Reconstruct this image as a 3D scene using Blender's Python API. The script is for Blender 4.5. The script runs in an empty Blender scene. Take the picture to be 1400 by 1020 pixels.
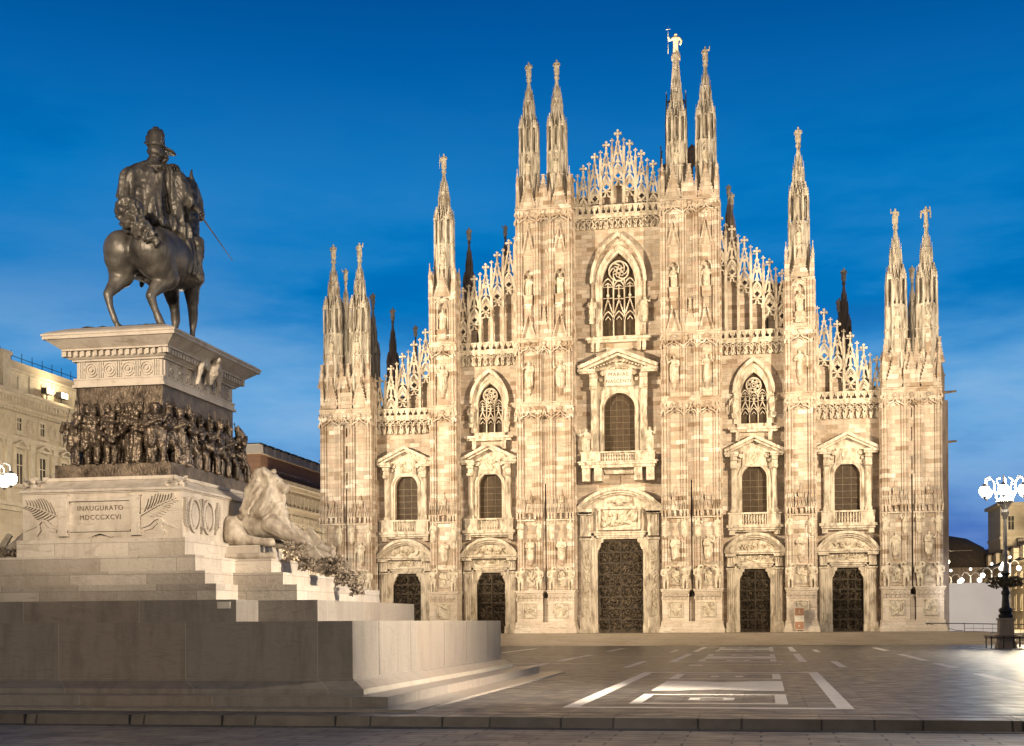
import bpy, bmesh, math, random
import numpy as np
from mathutils import Vector, Matrix, noise
S = bpy.context.scene
COL = S.collection
R = math.radians
PI = math.pi
# ------------------------------------------------------------------ camera
cd = bpy.data.cameras.new('camera'); cam = bpy.data.objects.new('camera', cd); COL.objects.link(cam)
cam.location = (15.42, -142.6, 2.45)
cam.rotation_mode = 'QUATERNION'
cam.rotation_quaternion = (Matrix.Rotation(R(10.9), 3, 'Z') @ Matrix.Rotation(R(90), 3, 'X') @ Matrix.Rotation(R(-0.4), 3, 'Z')).to_quaternion()
cd.sensor_width = 36; cd.lens = 36 * 1800 / 1400.0
cd.shift_y = 340.5 / 1400.0
cd.clip_start = 0.5; cd.clip_end = 3000
S.camera = cam
# ------------------------------------------------------------------ view
S.view_settings.view_transform = 'Standard'; S.view_settings.look = 'None'
S.view_settings.exposure = 0; S.view_settings.gamma = 1
# ------------------------------------------------------------------ dusk sky
W = bpy.data.worlds.new('World'); S.world = W; W.use_nodes = True
nt = W.node_tree; nt.nodes.clear()
def N(t, kind, **kw):
    n = t.nodes.new(kind)
    for k, v in kw.items():
        if k.startswith('i_'): n.inputs[k[2:].replace('_', ' ')].default_value = v
        else: setattr(n, k, v)
    return n
def ramp(t, stops, interp='LINEAR'):
    n = t.nodes.new('ShaderNodeValToRGB'); n.color_ramp.interpolation = interp
    e = n.color_ramp.elements
    while len(e) < len(stops): e.new(0.5)
    for i, (p, c) in enumerate(stops):
        e[i].position = p; e[i].color = (*c, 1) if len(c) == 3 else c
    return n
def lin(r, g, b):
    return tuple(((v/255)/12.92 if v/255 <= .04045 else (((v/255)+.055)/1.055)**2.4) for v in (r, g, b))
tc = N(nt, 'ShaderNodeTexCoord'); sep = N(nt, 'ShaderNodeSeparateXYZ')
nt.links.new(tc.outputs['Generated'], sep.inputs[0])
rp = ramp(nt, [(0.0, lin(62, 98, 178)), (0.06, lin(72, 112, 190)), (0.12, lin(112, 168, 220)), (0.17, lin(70, 154, 216)), (0.23, lin(0, 124, 196)), (0.31, lin(0, 120, 193)), (0.38, lin(0, 98, 172)), (0.45, lin(0, 74, 144)), (0.6, lin(8, 40, 90)), (1.0, lin(8, 28, 64))])
nt.links.new(sep.outputs['Z'], rp.inputs[0])
# long soft streaks of thin cloud
mp = N(nt, 'ShaderNodeMapping'); mp.inputs['Scale'].default_value = (1.3, 1.3, 5.5); mp.inputs['Rotation'].default_value = (0.10, -0.12, 0.3)
nt.links.new(tc.outputs['Generated'], mp.inputs[0])
nz = N(nt, 'ShaderNodeTexNoise'); nz.inputs['Scale'].default_value = 2.4; nz.inputs['Detail'].default_value = 8; nz.inputs['Roughness'].default_value = .58
nt.links.new(mp.outputs[0], nz.inputs['Vector'])
cr = ramp(nt, [(0.40, (0, 0, 0)), (0.72, (1, 1, 1))], 'EASE')
nt.links.new(nz.outputs[0], cr.inputs[0])
dk = ramp(nt, [(0.30, (1, 1, 1)), (0.52, (0, 0, 0))], 'EASE')
nt.links.new(nz.outputs[0], dk.inputs[0])
fade = ramp(nt, [(0.02, (.55, .55, .55)), (0.16, (.8, .8, .8)), (0.25, (.16, .16, .16)), (0.32, (.03, .03, .03)), (0.40, (.0, .0, .0))])
nt.links.new(sep.outputs['Z'], fade.inputs[0])
m1 = N(nt, 'ShaderNodeMath', operation='MULTIPLY'); nt.links.new(cr.outputs[0], m1.inputs[0]); nt.links.new(fade.outputs[0], m1.inputs[1])
mx = N(nt, 'ShaderNodeMixRGB', blend_type='MIX'); mx.inputs[2].default_value = (*lin(150, 190, 228), 1)
nt.links.new(m1.outputs[0], mx.inputs[0]); nt.links.new(rp.outputs[0], mx.inputs[1])
m2 = N(nt, 'ShaderNodeMath', operation='MULTIPLY'); m2.inputs[1].default_value = .5; nt.links.new(dk.outputs[0], m2.inputs[0])
mx2 = N(nt, 'ShaderNodeMixRGB', blend_type='MIX'); mx2.inputs[2].default_value = (*lin(0, 88, 168), 1)
nt.links.new(m2.outputs[0], mx2.inputs[0]); nt.links.new(mx.outputs[0], mx2.inputs[1])
# afterglow in the west, behind the camera
wg = N(nt, 'ShaderNodeMapRange'); wg.interpolation_type = 'SMOOTHSTEP'
for k_, v_ in (('From Min', .15), ('From Max', -.55), ('To Min', 0), ('To Max', 1)): wg.inputs[k_].default_value = v_
nt.links.new(sep.outputs['Y'], wg.inputs[0])
wr = ramp(nt, [(0.0, (.34, .25, .175)), (0.25, (.25, .20, .165)), (0.6, (.11, .11, .13)), (1.0, (.03, .06, .12))]); nt.links.new(sep.outputs['Z'], wr.inputs[0])
mx3 = N(nt, 'ShaderNodeMixRGB', blend_type='MIX'); nt.links.new(wg.outputs[0], mx3.inputs[0]); nt.links.new(mx2.outputs[0], mx3.inputs[1]); nt.links.new(wr.outputs[0], mx3.inputs[2])
# physical twilight sky adds its own glow
sk = N(nt, 'ShaderNodeTexSky'); sk.sky_type = 'NISHITA'; sk.sun_disc = False
sk.sun_elevation = R(-3.0); sk.sun_rotation = R(180)
ad = N(nt, 'ShaderNodeMixRGB', blend_type='ADD'); ad.inputs[0].default_value = 0.004
nt.links.new(mx3.outputs[0], ad.inputs[1]); nt.links.new(sk.outputs[0], ad.inputs[2])
bg = N(nt, 'ShaderNodeBackground'); bg.inputs[1].default_value = 1.0
ow = N(nt, 'ShaderNodeOutputWorld')
nt.links.new(ad.outputs[0], bg.inputs[0]); nt.links.new(bg.outputs[0], ow.inputs[0])
# ------------------------------------------------------------------ floodlights of the square
def spot(name, loc, tgt, watts, col, cone, blend=.6, size=.6):
    d = bpy.data.lights.new(name, 'SPOT'); d.energy = watts; d.color = col
    d.spot_size = R(cone); d.spot_blend = blend; d.shadow_soft_size = size
    o = bpy.data.objects.new(name, d); COL.objects.link(o); o.location = loc
    o.rotation_euler = (Vector(tgt) - Vector(loc)).to_track_quat('-Z', 'Y').to_euler()
    return o
WARM = (1.0, .805, .54)
spot('floodlight_beam', (-49.0, -50, 25), (6, 0, 32), 3.15e5, WARM, 70, 1.0)
spot('floodlight_beam', (50, -56, 24), (0, 0, 31), 3.0e5, WARM, 70, 1.0)
spot('floodlight_beam', (20, -168, 22), (1, 0, 33), 1.1e5, (1.0, .84, .60), 27, 1.0, 1.2)
spot('floodlight_beam', (-2, -175, 21), (-8, -95, 12.5), 3.9e5, (1.0, .83, .62), 16, 1.0, 1.0)
# ------------------------------------------------------------------ mesh builder
class MB:
    def __init__(s, xf=None): s.v = []; s.f = []; s.xf = xf
    def add(s, vs, fs):
        o = len(s.v)
        s.v += [s.xf(p) for p in vs] if s.xf else vs
        s.f += [tuple(i + o for i in f) for f in fs]
    def box(s, x0, x1, y0, y1, z0, z1): s.frus(x0, x1, y0, y1, z0, z1, 0, 0)
    def frus(s, x0, x1, y0, y1, z0, z1, dx, dy, dy2=None):
        dy2 = dy if dy2 is None else dy2
        s.add([(x0,y0,z0),(x1,y0,z0),(x1,y1,z0),(x0,y1,z0),(x0+dx,y0+dy,z1),(x1-dx,y0+dy,z1),(x1-dx,y1-dy2,z1),(x0+dx,y1-dy2,z1)],
              [(0,3,2,1),(4,5,6,7),(0,1,5,4),(1,2,6,5),(2,3,7,6),(3,0,4,7)])
    def prism(s, poly, y0, y1):
        n = len(poly)
        s.add([(x, y0, z) for x, z in poly] + [(x, y1, z) for x, z in poly],
              [tuple(range(n)), tuple(range(2*n-1, n-1, -1))] + [(i, i+n, (i+1) % n + n, (i+1) % n) for i in range(n)])
    def stroke(s, pts, w, y0, y1, closed=False):
        n = len(pts); L = []; Rr = []
        for i in range(n):
            a = pts[i-1] if (i > 0 or closed) else None
            b = pts[(i+1) % n] if (i < n-1 or closed) else None
            p = pts[i]; ds = []
            for q, r in ((a, p), (p, b)):
                if q is None or r is None: continue
                dx, dz = r[0]-q[0], r[1]-q[1]; l = math.hypot(dx, dz) or 1e-6
                ds.append((dx/l, dz/l))
            tx = sum(d[0] for d in ds); tz = sum(d[1] for d in ds); l = math.hypot(tx, tz) or 1e-6
            tx /= l; tz /= l
            k = max(.45, tx*ds[0][0] + tz*ds[0][1])
            ox, oz = -tz*w/2/k, tx*w/2/k
            L.append((p[0]+ox, p[1]+oz)); Rr.append((p[0]-ox, p[1]-oz))
        vs = []
        for l, r in zip(L, Rr): vs += [(l[0], y0, l[1]), (r[0], y0, r[1]), (r[0], y1, r[1]), (l[0], y1, l[1])]
        fs = []
        for i in range(n if closed else n-1):
            a, b = 4*i, 4*((i+1) % n)
            for k in range(4): fs.append((a+k, a+(k+1) % 4, b+(k+1) % 4, b+k))
        if not closed: fs += [(0, 3, 2, 1), (4*n-4, 4*n-3, 4*n-2, 4*n-1)]
        s.add(vs, fs)
    def lathe(s, cx, cy, prof, n=10, ph=0.0):
        vs = []; fs = []
        for r, z in prof:
            for k in range(n):
                a = 2*PI*(k+ph)/n; vs.append((cx+r*math.cos(a), cy+r*math.sin(a), z))
        m = len(prof)
        for i in range(m-1):
            for k in range(n): fs.append((i*n+k, i*n+(k+1) % n, (i+1)*n+(k+1) % n, (i+1)*n+k))
        fs += [tuple(range(n-1, -1, -1)), tuple(range((m-1)*n, m*n))]
        s.add(vs, fs)
    def tube(s, p0, p1, r0, r1=None, n=8):
        r1 = r0 if r1 is None else r1
        p0 = Vector(p0); p1 = Vector(p1); d = (p1-p0).normalized()
        a = d.orthogonal().normalized(); b = d.cross(a)
        vs = []
        for p, r in ((p0, r0), (p1, r1)):
            for k in range(n):
                t = 2*PI*k/n; vs.append(tuple(p + a*(r*math.cos(t)) + b*(r*math.sin(t))))
        fs = [(k, (k+1) % n, n+(k+1) % n, n+k) for k in range(n)] + [tuple(range(n-1, -1, -1)), tuple(range(n, 2*n))]
        s.add(vs, fs)
    def path(s, pts, r, n=6):
        for a, b in zip(pts, pts[1:]): s.tube(a, b, r, r, n)
    def ball(s, c, r, n=10, sz=1.0):
        m = max(4, n//2)
        s.lathe(c[0], c[1], [(max(.002, r*math.sin(PI*i/m)), c[2]-r*sz*math.cos(PI*i/m)) for i in range(m+1)], n)
    def relief(s, x0, x1, z0, z1, y, amp, seed, res=.09, lumps=None, back=.06, fine=1.0):
        rg = np.random.RandomState(abs(seed) + (7 if seed < 0 else 0))
        nx = max(6, int((x1-x0)/res)); nz = max(6, int((z1-z0)/res))
        X, Z = np.meshgrid(np.linspace(x0, x1, nx+1), np.linspace(z0, z1, nz+1))
        H = np.zeros_like(X); w, h = x1-x0, z1-z0
        k = lumps or max(8, int(7*w*h/(min(w, h)**2)))
        for i in range(k):                      # limbs and drapery: random fat capsules
            a = np.array([x0+w*rg.uniform(.08, .92), z0+h*rg.uniform(.08, .92)])
            an = rg.normal(PI/2, .8); l = min(w, h)*rg.uniform(.15, .55)
            b = a + l*np.array([math.cos(an), math.sin(an)]); r = min(w, h)*rg.uniform(.05, .12)*fine
            ab = b-a; t = np.clip(((X-a[0])*ab[0]+(Z-a[1])*ab[1])/(ab@ab), 0, 1)
            dd = np.hypot(X-a[0]-t*ab[0], Z-a[1]-t*ab[1])
            H = np.maximum(H, rg.uniform(.55, 1)*np.sqrt(np.clip(1-(dd/r)**2, 0, 1)))
        H[0, :] = H[-1, :] = 0; H[:, 0] = H[:, -1] = 0
        vs = [(float(a), float(y-amp*c), float(b)) for a, b, c in zip(X.ravel(), Z.ravel(), H.ravel())]
        m = nx+1
        s.add(vs, [(j*m+i, j*m+i+1, (j+1)*m+i+1, (j+1)*m+i) for j in range(nz) for i in range(nx)])
        if back: s.box(x0, x1, y+.004, y+back, z0, z1)
    def build(s, name, mat=None, parent=None, smooth=False, loc=None):
        me = bpy.data.meshes.new(name); me.from_pydata(s.v, [], s.f)
        bm = bmesh.new(); bm.from_mesh(me); bmesh.ops.recalc_face_normals(bm, faces=bm.faces); bm.to_mesh(me); bm.free()
        if smooth: me.polygons.foreach_set('use_smooth', [True]*len(me.polygons))
        if mat: me.materials.append(mat)
        o = bpy.data.objects.new(name, me); COL.objects.link(o)
        if parent: o.parent = parent
        if loc: o.location = loc
        return o
def tag(o, label=None, cat=None, group=None, kind=None):
    if label: o['label'] = label
    if cat: o['category'] = cat
    if group: o['group'] = group
    if kind: o['kind'] = kind
    return o
def empty(name, loc=(0, 0, 0), label=None, cat=None, group=None, rz=0):
    o = bpy.data.objects.new(name, None); COL.objects.link(o); o.location = loc; o.rotation_euler = (0, 0, rz)
    o.empty_display_size = .3
    return tag(o, label, cat, group)
def copy_tree(o, parent=None):
    c = o.copy(); COL.objects.link(c)
    if parent: c.parent = parent
    for ch in list(o.children): copy_tree(ch, c)
    return c
def inst(src, parent, loc, rz=0, sc=1, label=None):
    c = src.copy(); COL.objects.link(c); c.parent = parent; c.location = loc; c.rotation_euler = (0, 0, rz)
    c.scale = (sc, sc, sc) if not isinstance(sc, tuple) else sc
    if label: c['label'] = label
    return c
def parch(cx, w, zs, h, n=9):                     # pointed arch, left spring -> apex -> right spring
    Rr = (w*w+h*h)/(2*w); t1 = math.acos(max(-1, min(1, (Rr-w)/Rr)))
    left = [(cx-w+Rr-Rr*math.cos(t1*i/n), zs+Rr*math.sin(t1*i/n)) for i in range(n+1)]
    left[-1] = (cx, zs+h)
    return left + [(2*cx-x, z) for x, z in left[-2::-1]]
def rarch(cx, w, zs, n=16, h=None):
    h = h or w
    return [(cx-w*math.cos(PI*i/n), zs+h*math.sin(PI*i/n)) for i in range(n+1)]
def seg(cx, hw, z0, rise, n=20):                 # segmental arc
    Rr = (hw*hw+rise*rise)/(2*rise); a = math.asin(hw/Rr)
    return [(cx+Rr*math.sin(-a+2*a*i/n), z0+rise-Rr+Rr*math.cos(-a+2*a*i/n)) for i in range(n+1)]
def wall(mb, x0, x1, z0, z1, y0, y1, cx=None, zb=None, pts=None):   # pts: arch incl. jamb springs
    if pts is None: mb.box(x0, x1, y0, y1, z0, z1); return
    if zb > z0 + .01: mb.box(x0, x1, y0, y1, z0, zb)
    xl, xr = pts[0][0], pts[-1][0]; k = len(pts)//2
    mb.prism([(x0, zb), (xl, zb)] + list(pts[:k+1]) + [(pts[k][0], z1), (x0, z1)], y0, y1)
    mb.prism([(x1, zb), (x1, z1), (pts[k][0], z1)] + list(pts[k:]) + [(xr, zb)], y0, y1)
# ------------------------------------------------------------------ organic forms
def caps_mesh(caps, seg_n=10):
    mb = MB()
    for c in caps:
        pts = c if isinstance(c, list) else [c]
        for i, p in enumerate(pts):
            mb.ball(p[:3], p[3], seg_n)
            if i:
                q = pts[i-1]
                mb.tube(q[:3], p[:3], q[3], p[3], seg_n)
    return mb
def organic(name, caps, voxel, smooth=3, disp=None, seg_n=12):
    """one continuous skin over a list of tapered limbs"""
    tmp = caps_mesh(caps, seg_n).build('tmp')
    m = tmp.modifiers.new('r', 'REMESH'); m.mode = 'VOXEL'; m.voxel_size = voxel; m.adaptivity = 0
    if smooth:
        k = tmp.modifiers.new('s', 'SMOOTH'); k.iterations = smooth; k.factor = .5
    dg = bpy.context.evaluated_depsgraph_get()
    me = bpy.data.meshes.new_from_object(tmp.evaluated_get(dg)); me.name = name
    old = tmp.data; bpy.data.objects.remove(tmp); bpy.data.meshes.remove(old)
    if disp:
        nr = [v.normal.copy() for v in me.vertices]
        for v, n in zip(me.vertices, nr): v.co += n * disp(v.co)
    me.polygons.foreach_set('use_smooth', [True]*len(me.polygons))
    return me
def folds(amp, f=9, sz=.25):
    def d(co): return amp*noise.noise(Vector((co.x*f, co.y*f, co.z*f*sz)))
    return d
def mesh_obj(name, me, mat, parent=None, loc=(0, 0, 0), rz=0, sc=1):
    me.materials.clear(); me.materials.append(mat)
    o = bpy.data.objects.new(name, me); COL.objects.link(o); o.location = loc; o.rotation_euler = (0, 0, rz)
    o.scale = (sc, sc, sc) if not isinstance(sc, tuple) else sc
    if parent: o.parent = parent
    return o
def text_mesh(name, body, size, mat, parent, loc, rot, ext=.02, spacing=1.1):
    c = bpy.data.curves.new(name, 'FONT'); c.body = body; c.size = size; c.extrude = ext; c.align_x = 'CENTER'; c.align_y = 'CENTER'
    c.space_character = spacing; c.resolution_u = 3; c.space_line = 1.15
    t = bpy.data.objects.new(name, c); COL.objects.link(t)
    dg = bpy.context.evaluated_depsgraph_get()
    me = bpy.data.meshes.new_from_object(t.evaluated_get(dg)); bpy.data.objects.remove(t); bpy.data.curves.remove(c)
    o = mesh_obj(name, me, mat, parent, loc); o.rotation_euler = rot
    return o
# ------------------------------------------------------------------ materials
def new_mat(name, rough=.6, metal=0.0, spec=.5):
    m = bpy.data.materials.new(name); m.use_nodes = True; t = m.node_tree
    b = t.nodes['Principled BSDF']; b.inputs['Roughness'].default_value = rough; b.inputs['Metallic'].default_value = metal
    b.inputs['Specular IOR Level'].default_value = spec
    return m, t, b
def pos_uv(t, su=1, sv=1):                       # (x+y, z) of the world position, for coursed masonry
    g = N(t, 'ShaderNodeNewGeometry'); s = N(t, 'ShaderNodeSeparateXYZ'); t.links.new(g.outputs['Position'], s.inputs[0])
    a = N(t, 'ShaderNodeMath', operation='ADD'); t.links.new(s.outputs[0], a.inputs[0]); t.links.new(s.outputs[1], a.inputs[1])
    c = N(t, 'ShaderNodeCombineXYZ'); t.links.new(a.outputs[0], c.inputs[0]); t.links.new(s.outputs[2], c.inputs[1])
    return g, c
def masonry(name, tints, bw, bh, rough=.6, mortar=.012, mcol=(.2, .16, .11), vein=.35, stain=.5, bump=.25, streak=True, dirt=(.20, .14, .08), nsc=.35, spec=.3):
    m, t, b = new_mat(name, rough, 0, spec)
    g, uv = pos_uv(t)
    br = N(t, 'ShaderNodeTexBrick'); t.links.new(uv.outputs[0], br.inputs['Vector'])
    br.inputs['Color1'].default_value = (0, 0, 0, 1); br.inputs['Color2'].default_value = (1, 1, 1, 1); br.inputs['Mortar'].default_value = (.5, .5, .5, 1)
    br.inputs['Scale'].default_value = 1; br.inputs['Mortar Size'].default_value = mortar; br.inputs['Brick Width'].default_value = bw; br.inputs['Row Height'].default_value = bh
    br.inputs['Bias'].default_value = 0; br.offset = .5
    n = len(tints); rp = ramp(t, [(i/max(1, n-1), c) for i, c in enumerate(tints)])
    t.links.new(br.outputs['Color'], rp.inputs[0])
    # veins: each block has its own grain, lying roughly along the course
    n1 = N(t, 'ShaderNodeTexNoise'); n1.inputs['Scale'].default_value = 1.0; n1.inputs['Detail'].default_value = 6; n1.inputs['Distortion'].default_value = 1.8
    mpv = N(t, 'ShaderNodeMapping'); mpv.inputs['Scale'].default_value = (.8, .8, 4.5); t.links.new(g.outputs['Position'], mpv.inputs[0])
    vo = N(t, 'ShaderNodeVectorMath', operation='MULTIPLY_ADD'); vo.inputs[1].default_value = (17, 9, 23)
    t.links.new(br.outputs['Color'], vo.inputs[0]); t.links.new(mpv.outputs[0], vo.inputs[2]); t.links.new(vo.outputs[0], n1.inputs['Vector'])
    r1 = ramp(t, [(.30, (.50, .42, .35)), (.42, (.95, .92, .9)), (.55, (1.04, 1.0, .97)), (.62, (.80, .72, .66)), (.68, (1, .97, .95)), (.8, (.72, .64, .57))])
    t.links.new(n1.outputs[0], r1.inputs[0])
    x1 = N(t, 'ShaderNodeMixRGB', blend_type='MULTIPLY'); x1.inputs[0].default_value = vein
    t.links.new(rp.outputs[0], x1.inputs[1]); t.links.new(r1.outputs[0], x1.inputs[2])
    # weathering: broad patches and vertical streaks
    n2 = N(t, 'ShaderNodeTexNoise'); n2.inputs['Scale'].default_value = nsc; n2.inputs['Detail'].default_value = 8; n2.inputs['Roughness'].default_value = .65
    mp = N(t, 'ShaderNodeMapping'); mp.inputs['Scale'].default_value = (2.2, 2.2, .5) if streak else (1, 1, 1)
    t.links.new(g.outputs['Position'], mp.inputs[0]); t.links.new(mp.outputs[0], n2.inputs['Vector'])
    r2 = ramp(t, [(.46, (0, 0, 0)), (.75, (1, 1, 1))]); t.links.new(n2.outputs[0], r2.inputs[0])
    ms = N(t, 'ShaderNodeMath', operation='MULTIPLY'); ms.inputs[1].default_value = stain; t.links.new(r2.outputs[0], ms.inputs[0])
    x2 = N(t, 'ShaderNodeMixRGB', blend_type='MIX'); x2.inputs[2].default_value = (*dirt, 1)
    t.links.new(ms.outputs[0], x2.inputs[0]); t.links.new(x1.outputs[0], x2.inputs[1])
    x3 = N(t, 'ShaderNodeMixRGB', blend_type='MIX'); x3.inputs[2].default_value = (*mcol, 1)
    mm = N(t, 'ShaderNodeMath', operation='MULTIPLY'); mm.inputs[1].default_value = .55
    t.links.new(br.outputs['Fac'], mm.inputs[0]); t.links.new(mm.outputs[0], x3.inputs[0]); t.links.new(x2.outputs[0], x3.inputs[1])
    t.links.new(x3.outputs[0], b.inputs['Base Color'])
    n3 = N(t, 'ShaderNodeTexNoise'); n3.inputs['Scale'].default_value = 9; n3.inputs['Detail'].default_value = 4; t.links.new(g.outputs['Position'], n3.inputs['Vector'])
    bp = N(t, 'ShaderNodeBump'); bp.inputs['Strength'].default_value = bump; bp.inputs['Distance'].default_value = .05
    t.links.new(n3.outputs[0], bp.inputs['Height']); t.links.new(bp.outputs[0], b.inputs['Normal'])
    return m
def mottled(name, c1, c2, scale=2.0, rough=.6, metal=0, bump=.2, stretch=(1, 1, 1), spec=.4, rvar=0, lo=.35, hi=.68):
    m, t, b = new_mat(name, rough, metal, spec)
    g = N(t, 'ShaderNodeNewGeometry'); mp = N(t, 'ShaderNodeMapping'); mp.inputs['Scale'].default_value = stretch
    t.links.new(g.outputs['Position'], mp.inputs[0])
    n = N(t, 'ShaderNodeTexNoise'); n.inputs['Scale'].default_value = scale; n.inputs['Detail'].default_value = 7; n.inputs['Roughness'].default_value = .62
    t.links.new(mp.outputs[0], n.inputs['Vector'])
    r = ramp(t, [(lo, c1), (hi, c2)]); t.links.new(n.outputs[0], r.inputs[0]); t.links.new(r.outputs[0], b.inputs['Base Color'])
    if bump:
        n3 = N(t, 'ShaderNodeTexNoise'); n3.inputs['Scale'].default_value = scale*5; n3.inputs['Detail'].default_value = 3; t.links.new(mp.outputs[0], n3.inputs['Vector'])
        bp = N(t, 'ShaderNodeBump'); bp.inputs['Strength'].default_value = bump; bp.inputs['Distance'].default_value = .03
        t.links.new(n3.outputs[0], bp.inputs['Height']); t.links.new(bp.outputs[0], b.inputs['Normal'])
    if rvar:
        a = N(t, 'ShaderNodeMapRange'); a.inputs['To Min'].default_value = rough-rvar; a.inputs['To Max'].default_value = rough+rvar
        t.links.new(n.outputs[0], a.inputs[0]); t.links.new(a.outputs[0], b.inputs['Roughness'])
    return m
def glow(name, col, k):
    m = bpy.data.materials.new(name); m.use_nodes = True; t = m.node_tree; b = t.nodes['Principled BSDF']
    b.inputs['Base Color'].default_value = (.9, .9, .88, 1)
    b.inputs['Emission Color'].default_value = (*col, 1); b.inputs['Emission Strength'].default_value = k
    m.cycles.emission_sampling = 'NONE'
    return m
M_MARBLE = masonry('facade_marble', [(.31, .23, .16), (.45, .37, .29), (.57, .50, .42), (.50, .395, .32), (.66, .59, .50), (.41, .36, .30), (.55, .46, .37), (.76, .71, .64)], 1.15, .46, .55, mortar=.016, mcol=(.15, .11, .07), vein=.85, stain=.55, bump=.4, dirt=(.18, .12, .07))
M_CARVED = mottled('carved_marble', (.20, .145, .09), (.64, .56, .455), 1.5, .6, 0, .5, (1.5, 1.5, .5), lo=.30, hi=.56)
M_PLINTH = masonry('plinth_marble', [(.55, .48, .40), (.62, .55, .47), (.68, .62, .54), (.58, .50, .42)], 1.9, .62, .5, mortar=.012, mcol=(.2, .15, .1), vein=.9, stain=.35, bump=.3, dirt=(.24, .18, .12))
M_STATUE = mottled('statue_marble', (.34, .27, .19), (.66, .59, .48), 1.8, .55, 0, .35, lo=.3, hi=.6)
M_SPIRE = mottled('weathered_marble', (.17, .13, .09), (.64, .58, .49), 1.3, .62, 0, .5, (3, 3, .45), lo=.36, hi=.58)
M_OLD_SHADED = mottled('shaded_old_marble', (.16, .12, .10), (.30, .24, .20), 1.2, .7, 0, .3, (2, 2, .5))  # older stone, also coloured darker for the weak light behind the front
M_DOOR = mottled('bronze_door', (.022, .017, .012), (.085, .062, .04), 3, .42, .7, .3)
M_GLASS = mottled('leaded_glass', (.050, .034, .022), (.085, .060, .038), 2.2, .55, 0, .1, spec=.15)
M_LEAD = mottled('window_bars', (.12, .09, .06), (.2, .15, .10), 4, .5, .2, 0)
M_PLAQUE = mottled('pale_plaque', (.60, .54, .45), (.72, .66, .57), 2, .5, 0, .05)
M_INK = mottled('cut_letters', (.10, .07, .045), (.14, .10, .06), 5, .7, 0, 0)
M_MON = masonry('monument_stone', [(.40, .35, .29), (.46, .405, .34), (.50, .445, .375), (.44, .385, .32)], 2.6, 20, .6, 0, vein=.45, stain=.6, streak=True, dirt=(.17, .125, .085), nsc=.8)
M_MONB = masonry('monument_step_stone', [(.36, .315, .265), (.47, .415, .35), (.53, .475, .405), (.42, .37, .31)], 2.9, .6, .55, .012, (.14, .11, .08), vein=.4, stain=.45, streak=True, dirt=(.20, .15, .10), nsc=.7)
M_GRAN = masonry('grey_granite', [(.20, .178, .158), (.228, .204, .18), (.25, .21, .175), (.22, .185, .155)], 4.2, 40, .32, .012, (.42, .38, .32), vein=.35, stain=.6, streak=True, dirt=(.10, .08, .066), nsc=1.0, bump=.15, spec=.5)
M_BRONZE = mottled('statue_bronze', (.050, .044, .039), (.160, .142, .122), 1.7, .47, .5, .5, (1, 1, .35), rvar=.14, lo=.32, hi=.62)
M_BRONZE2 = mottled('relief_bronze', (.040, .028, .020), (.19, .145, .105), 2.6, .40, .6, .6, rvar=.12)
M_GOLD = mottled('gilded_copper', (.95, .77, .44), (1.0, .87, .60), 2, .38, .25, .05)
M_LION = mottled('lion_stone', (.17, .13, .095), (.40, .345, .275), 2.4, .65, 0, .5, (1, 1, .6), lo=.32, hi=.6)
M_WREATH = mottled('carved_leaves', (.16, .12, .085), (.42, .35, .27), 4, .7, 0, .3)
M_IRON = mottled('dark_iron', (.03, .03, .032), (.07, .07, .07), 6, .45, .6, .1)
M_POST = mottled('grey_painted_iron', (.20, .19, .19), (.34, .33, .32), 4, .4, .3, .1)
M_GLOBE = glow('lit_globe', (1.0, .95, .90), 4.5)
M_GLOBEW = glow('lit_warm_globe', (1.0, .80, .48), 6)
M_PALACE = masonry('palace_plaster', [(.46, .38, .27), (.50, .42, .31), (.53, .45, .33)], 2.4, .6, .7, .006, vein=.2, stain=.35, streak=True, dirt=(.24, .18, .11))
M_PALTRIM = mottled('palace_trim', (.44, .37, .27), (.58, .50, .38), 1.5, .7, 0, .1)
M_PANE = mottled('dark_pane', (.02, .018, .016), (.06, .05, .04), 1.5, .2, 0, 0)
M_COPPER = masonry('brown_metal_cladding', [(.22, .125, .085), (.26, .15, .105), (.24, .14, .095)], 30, .62, .5, .03, (.10, .06, .05), vein=.2, stain=.2)
M_TILE = mottled('dark_roof', (.035, .026, .022), (.075, .055, .045), 2.5, .8, 0, .4)
M_HOARD = mottled('white_hoarding', (.74, .70, .67), (.80, .76, .73), .35, .6, 0, .03)
M_WOOD = mottled('bench_wood', (.10, .055, .035), (.17, .10, .065), 5, .5, 0, .2, (1, 1, 6))
M_LEAF = mottled('flowers_and_leaves', (.05, .07, .03), (.20, .13, .07), 9, .7, 0, .3)
M_RED = mottled('notice_print', (.34, .17, .10), (.42, .22, .13), 5, .6, 0, 0)
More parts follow.
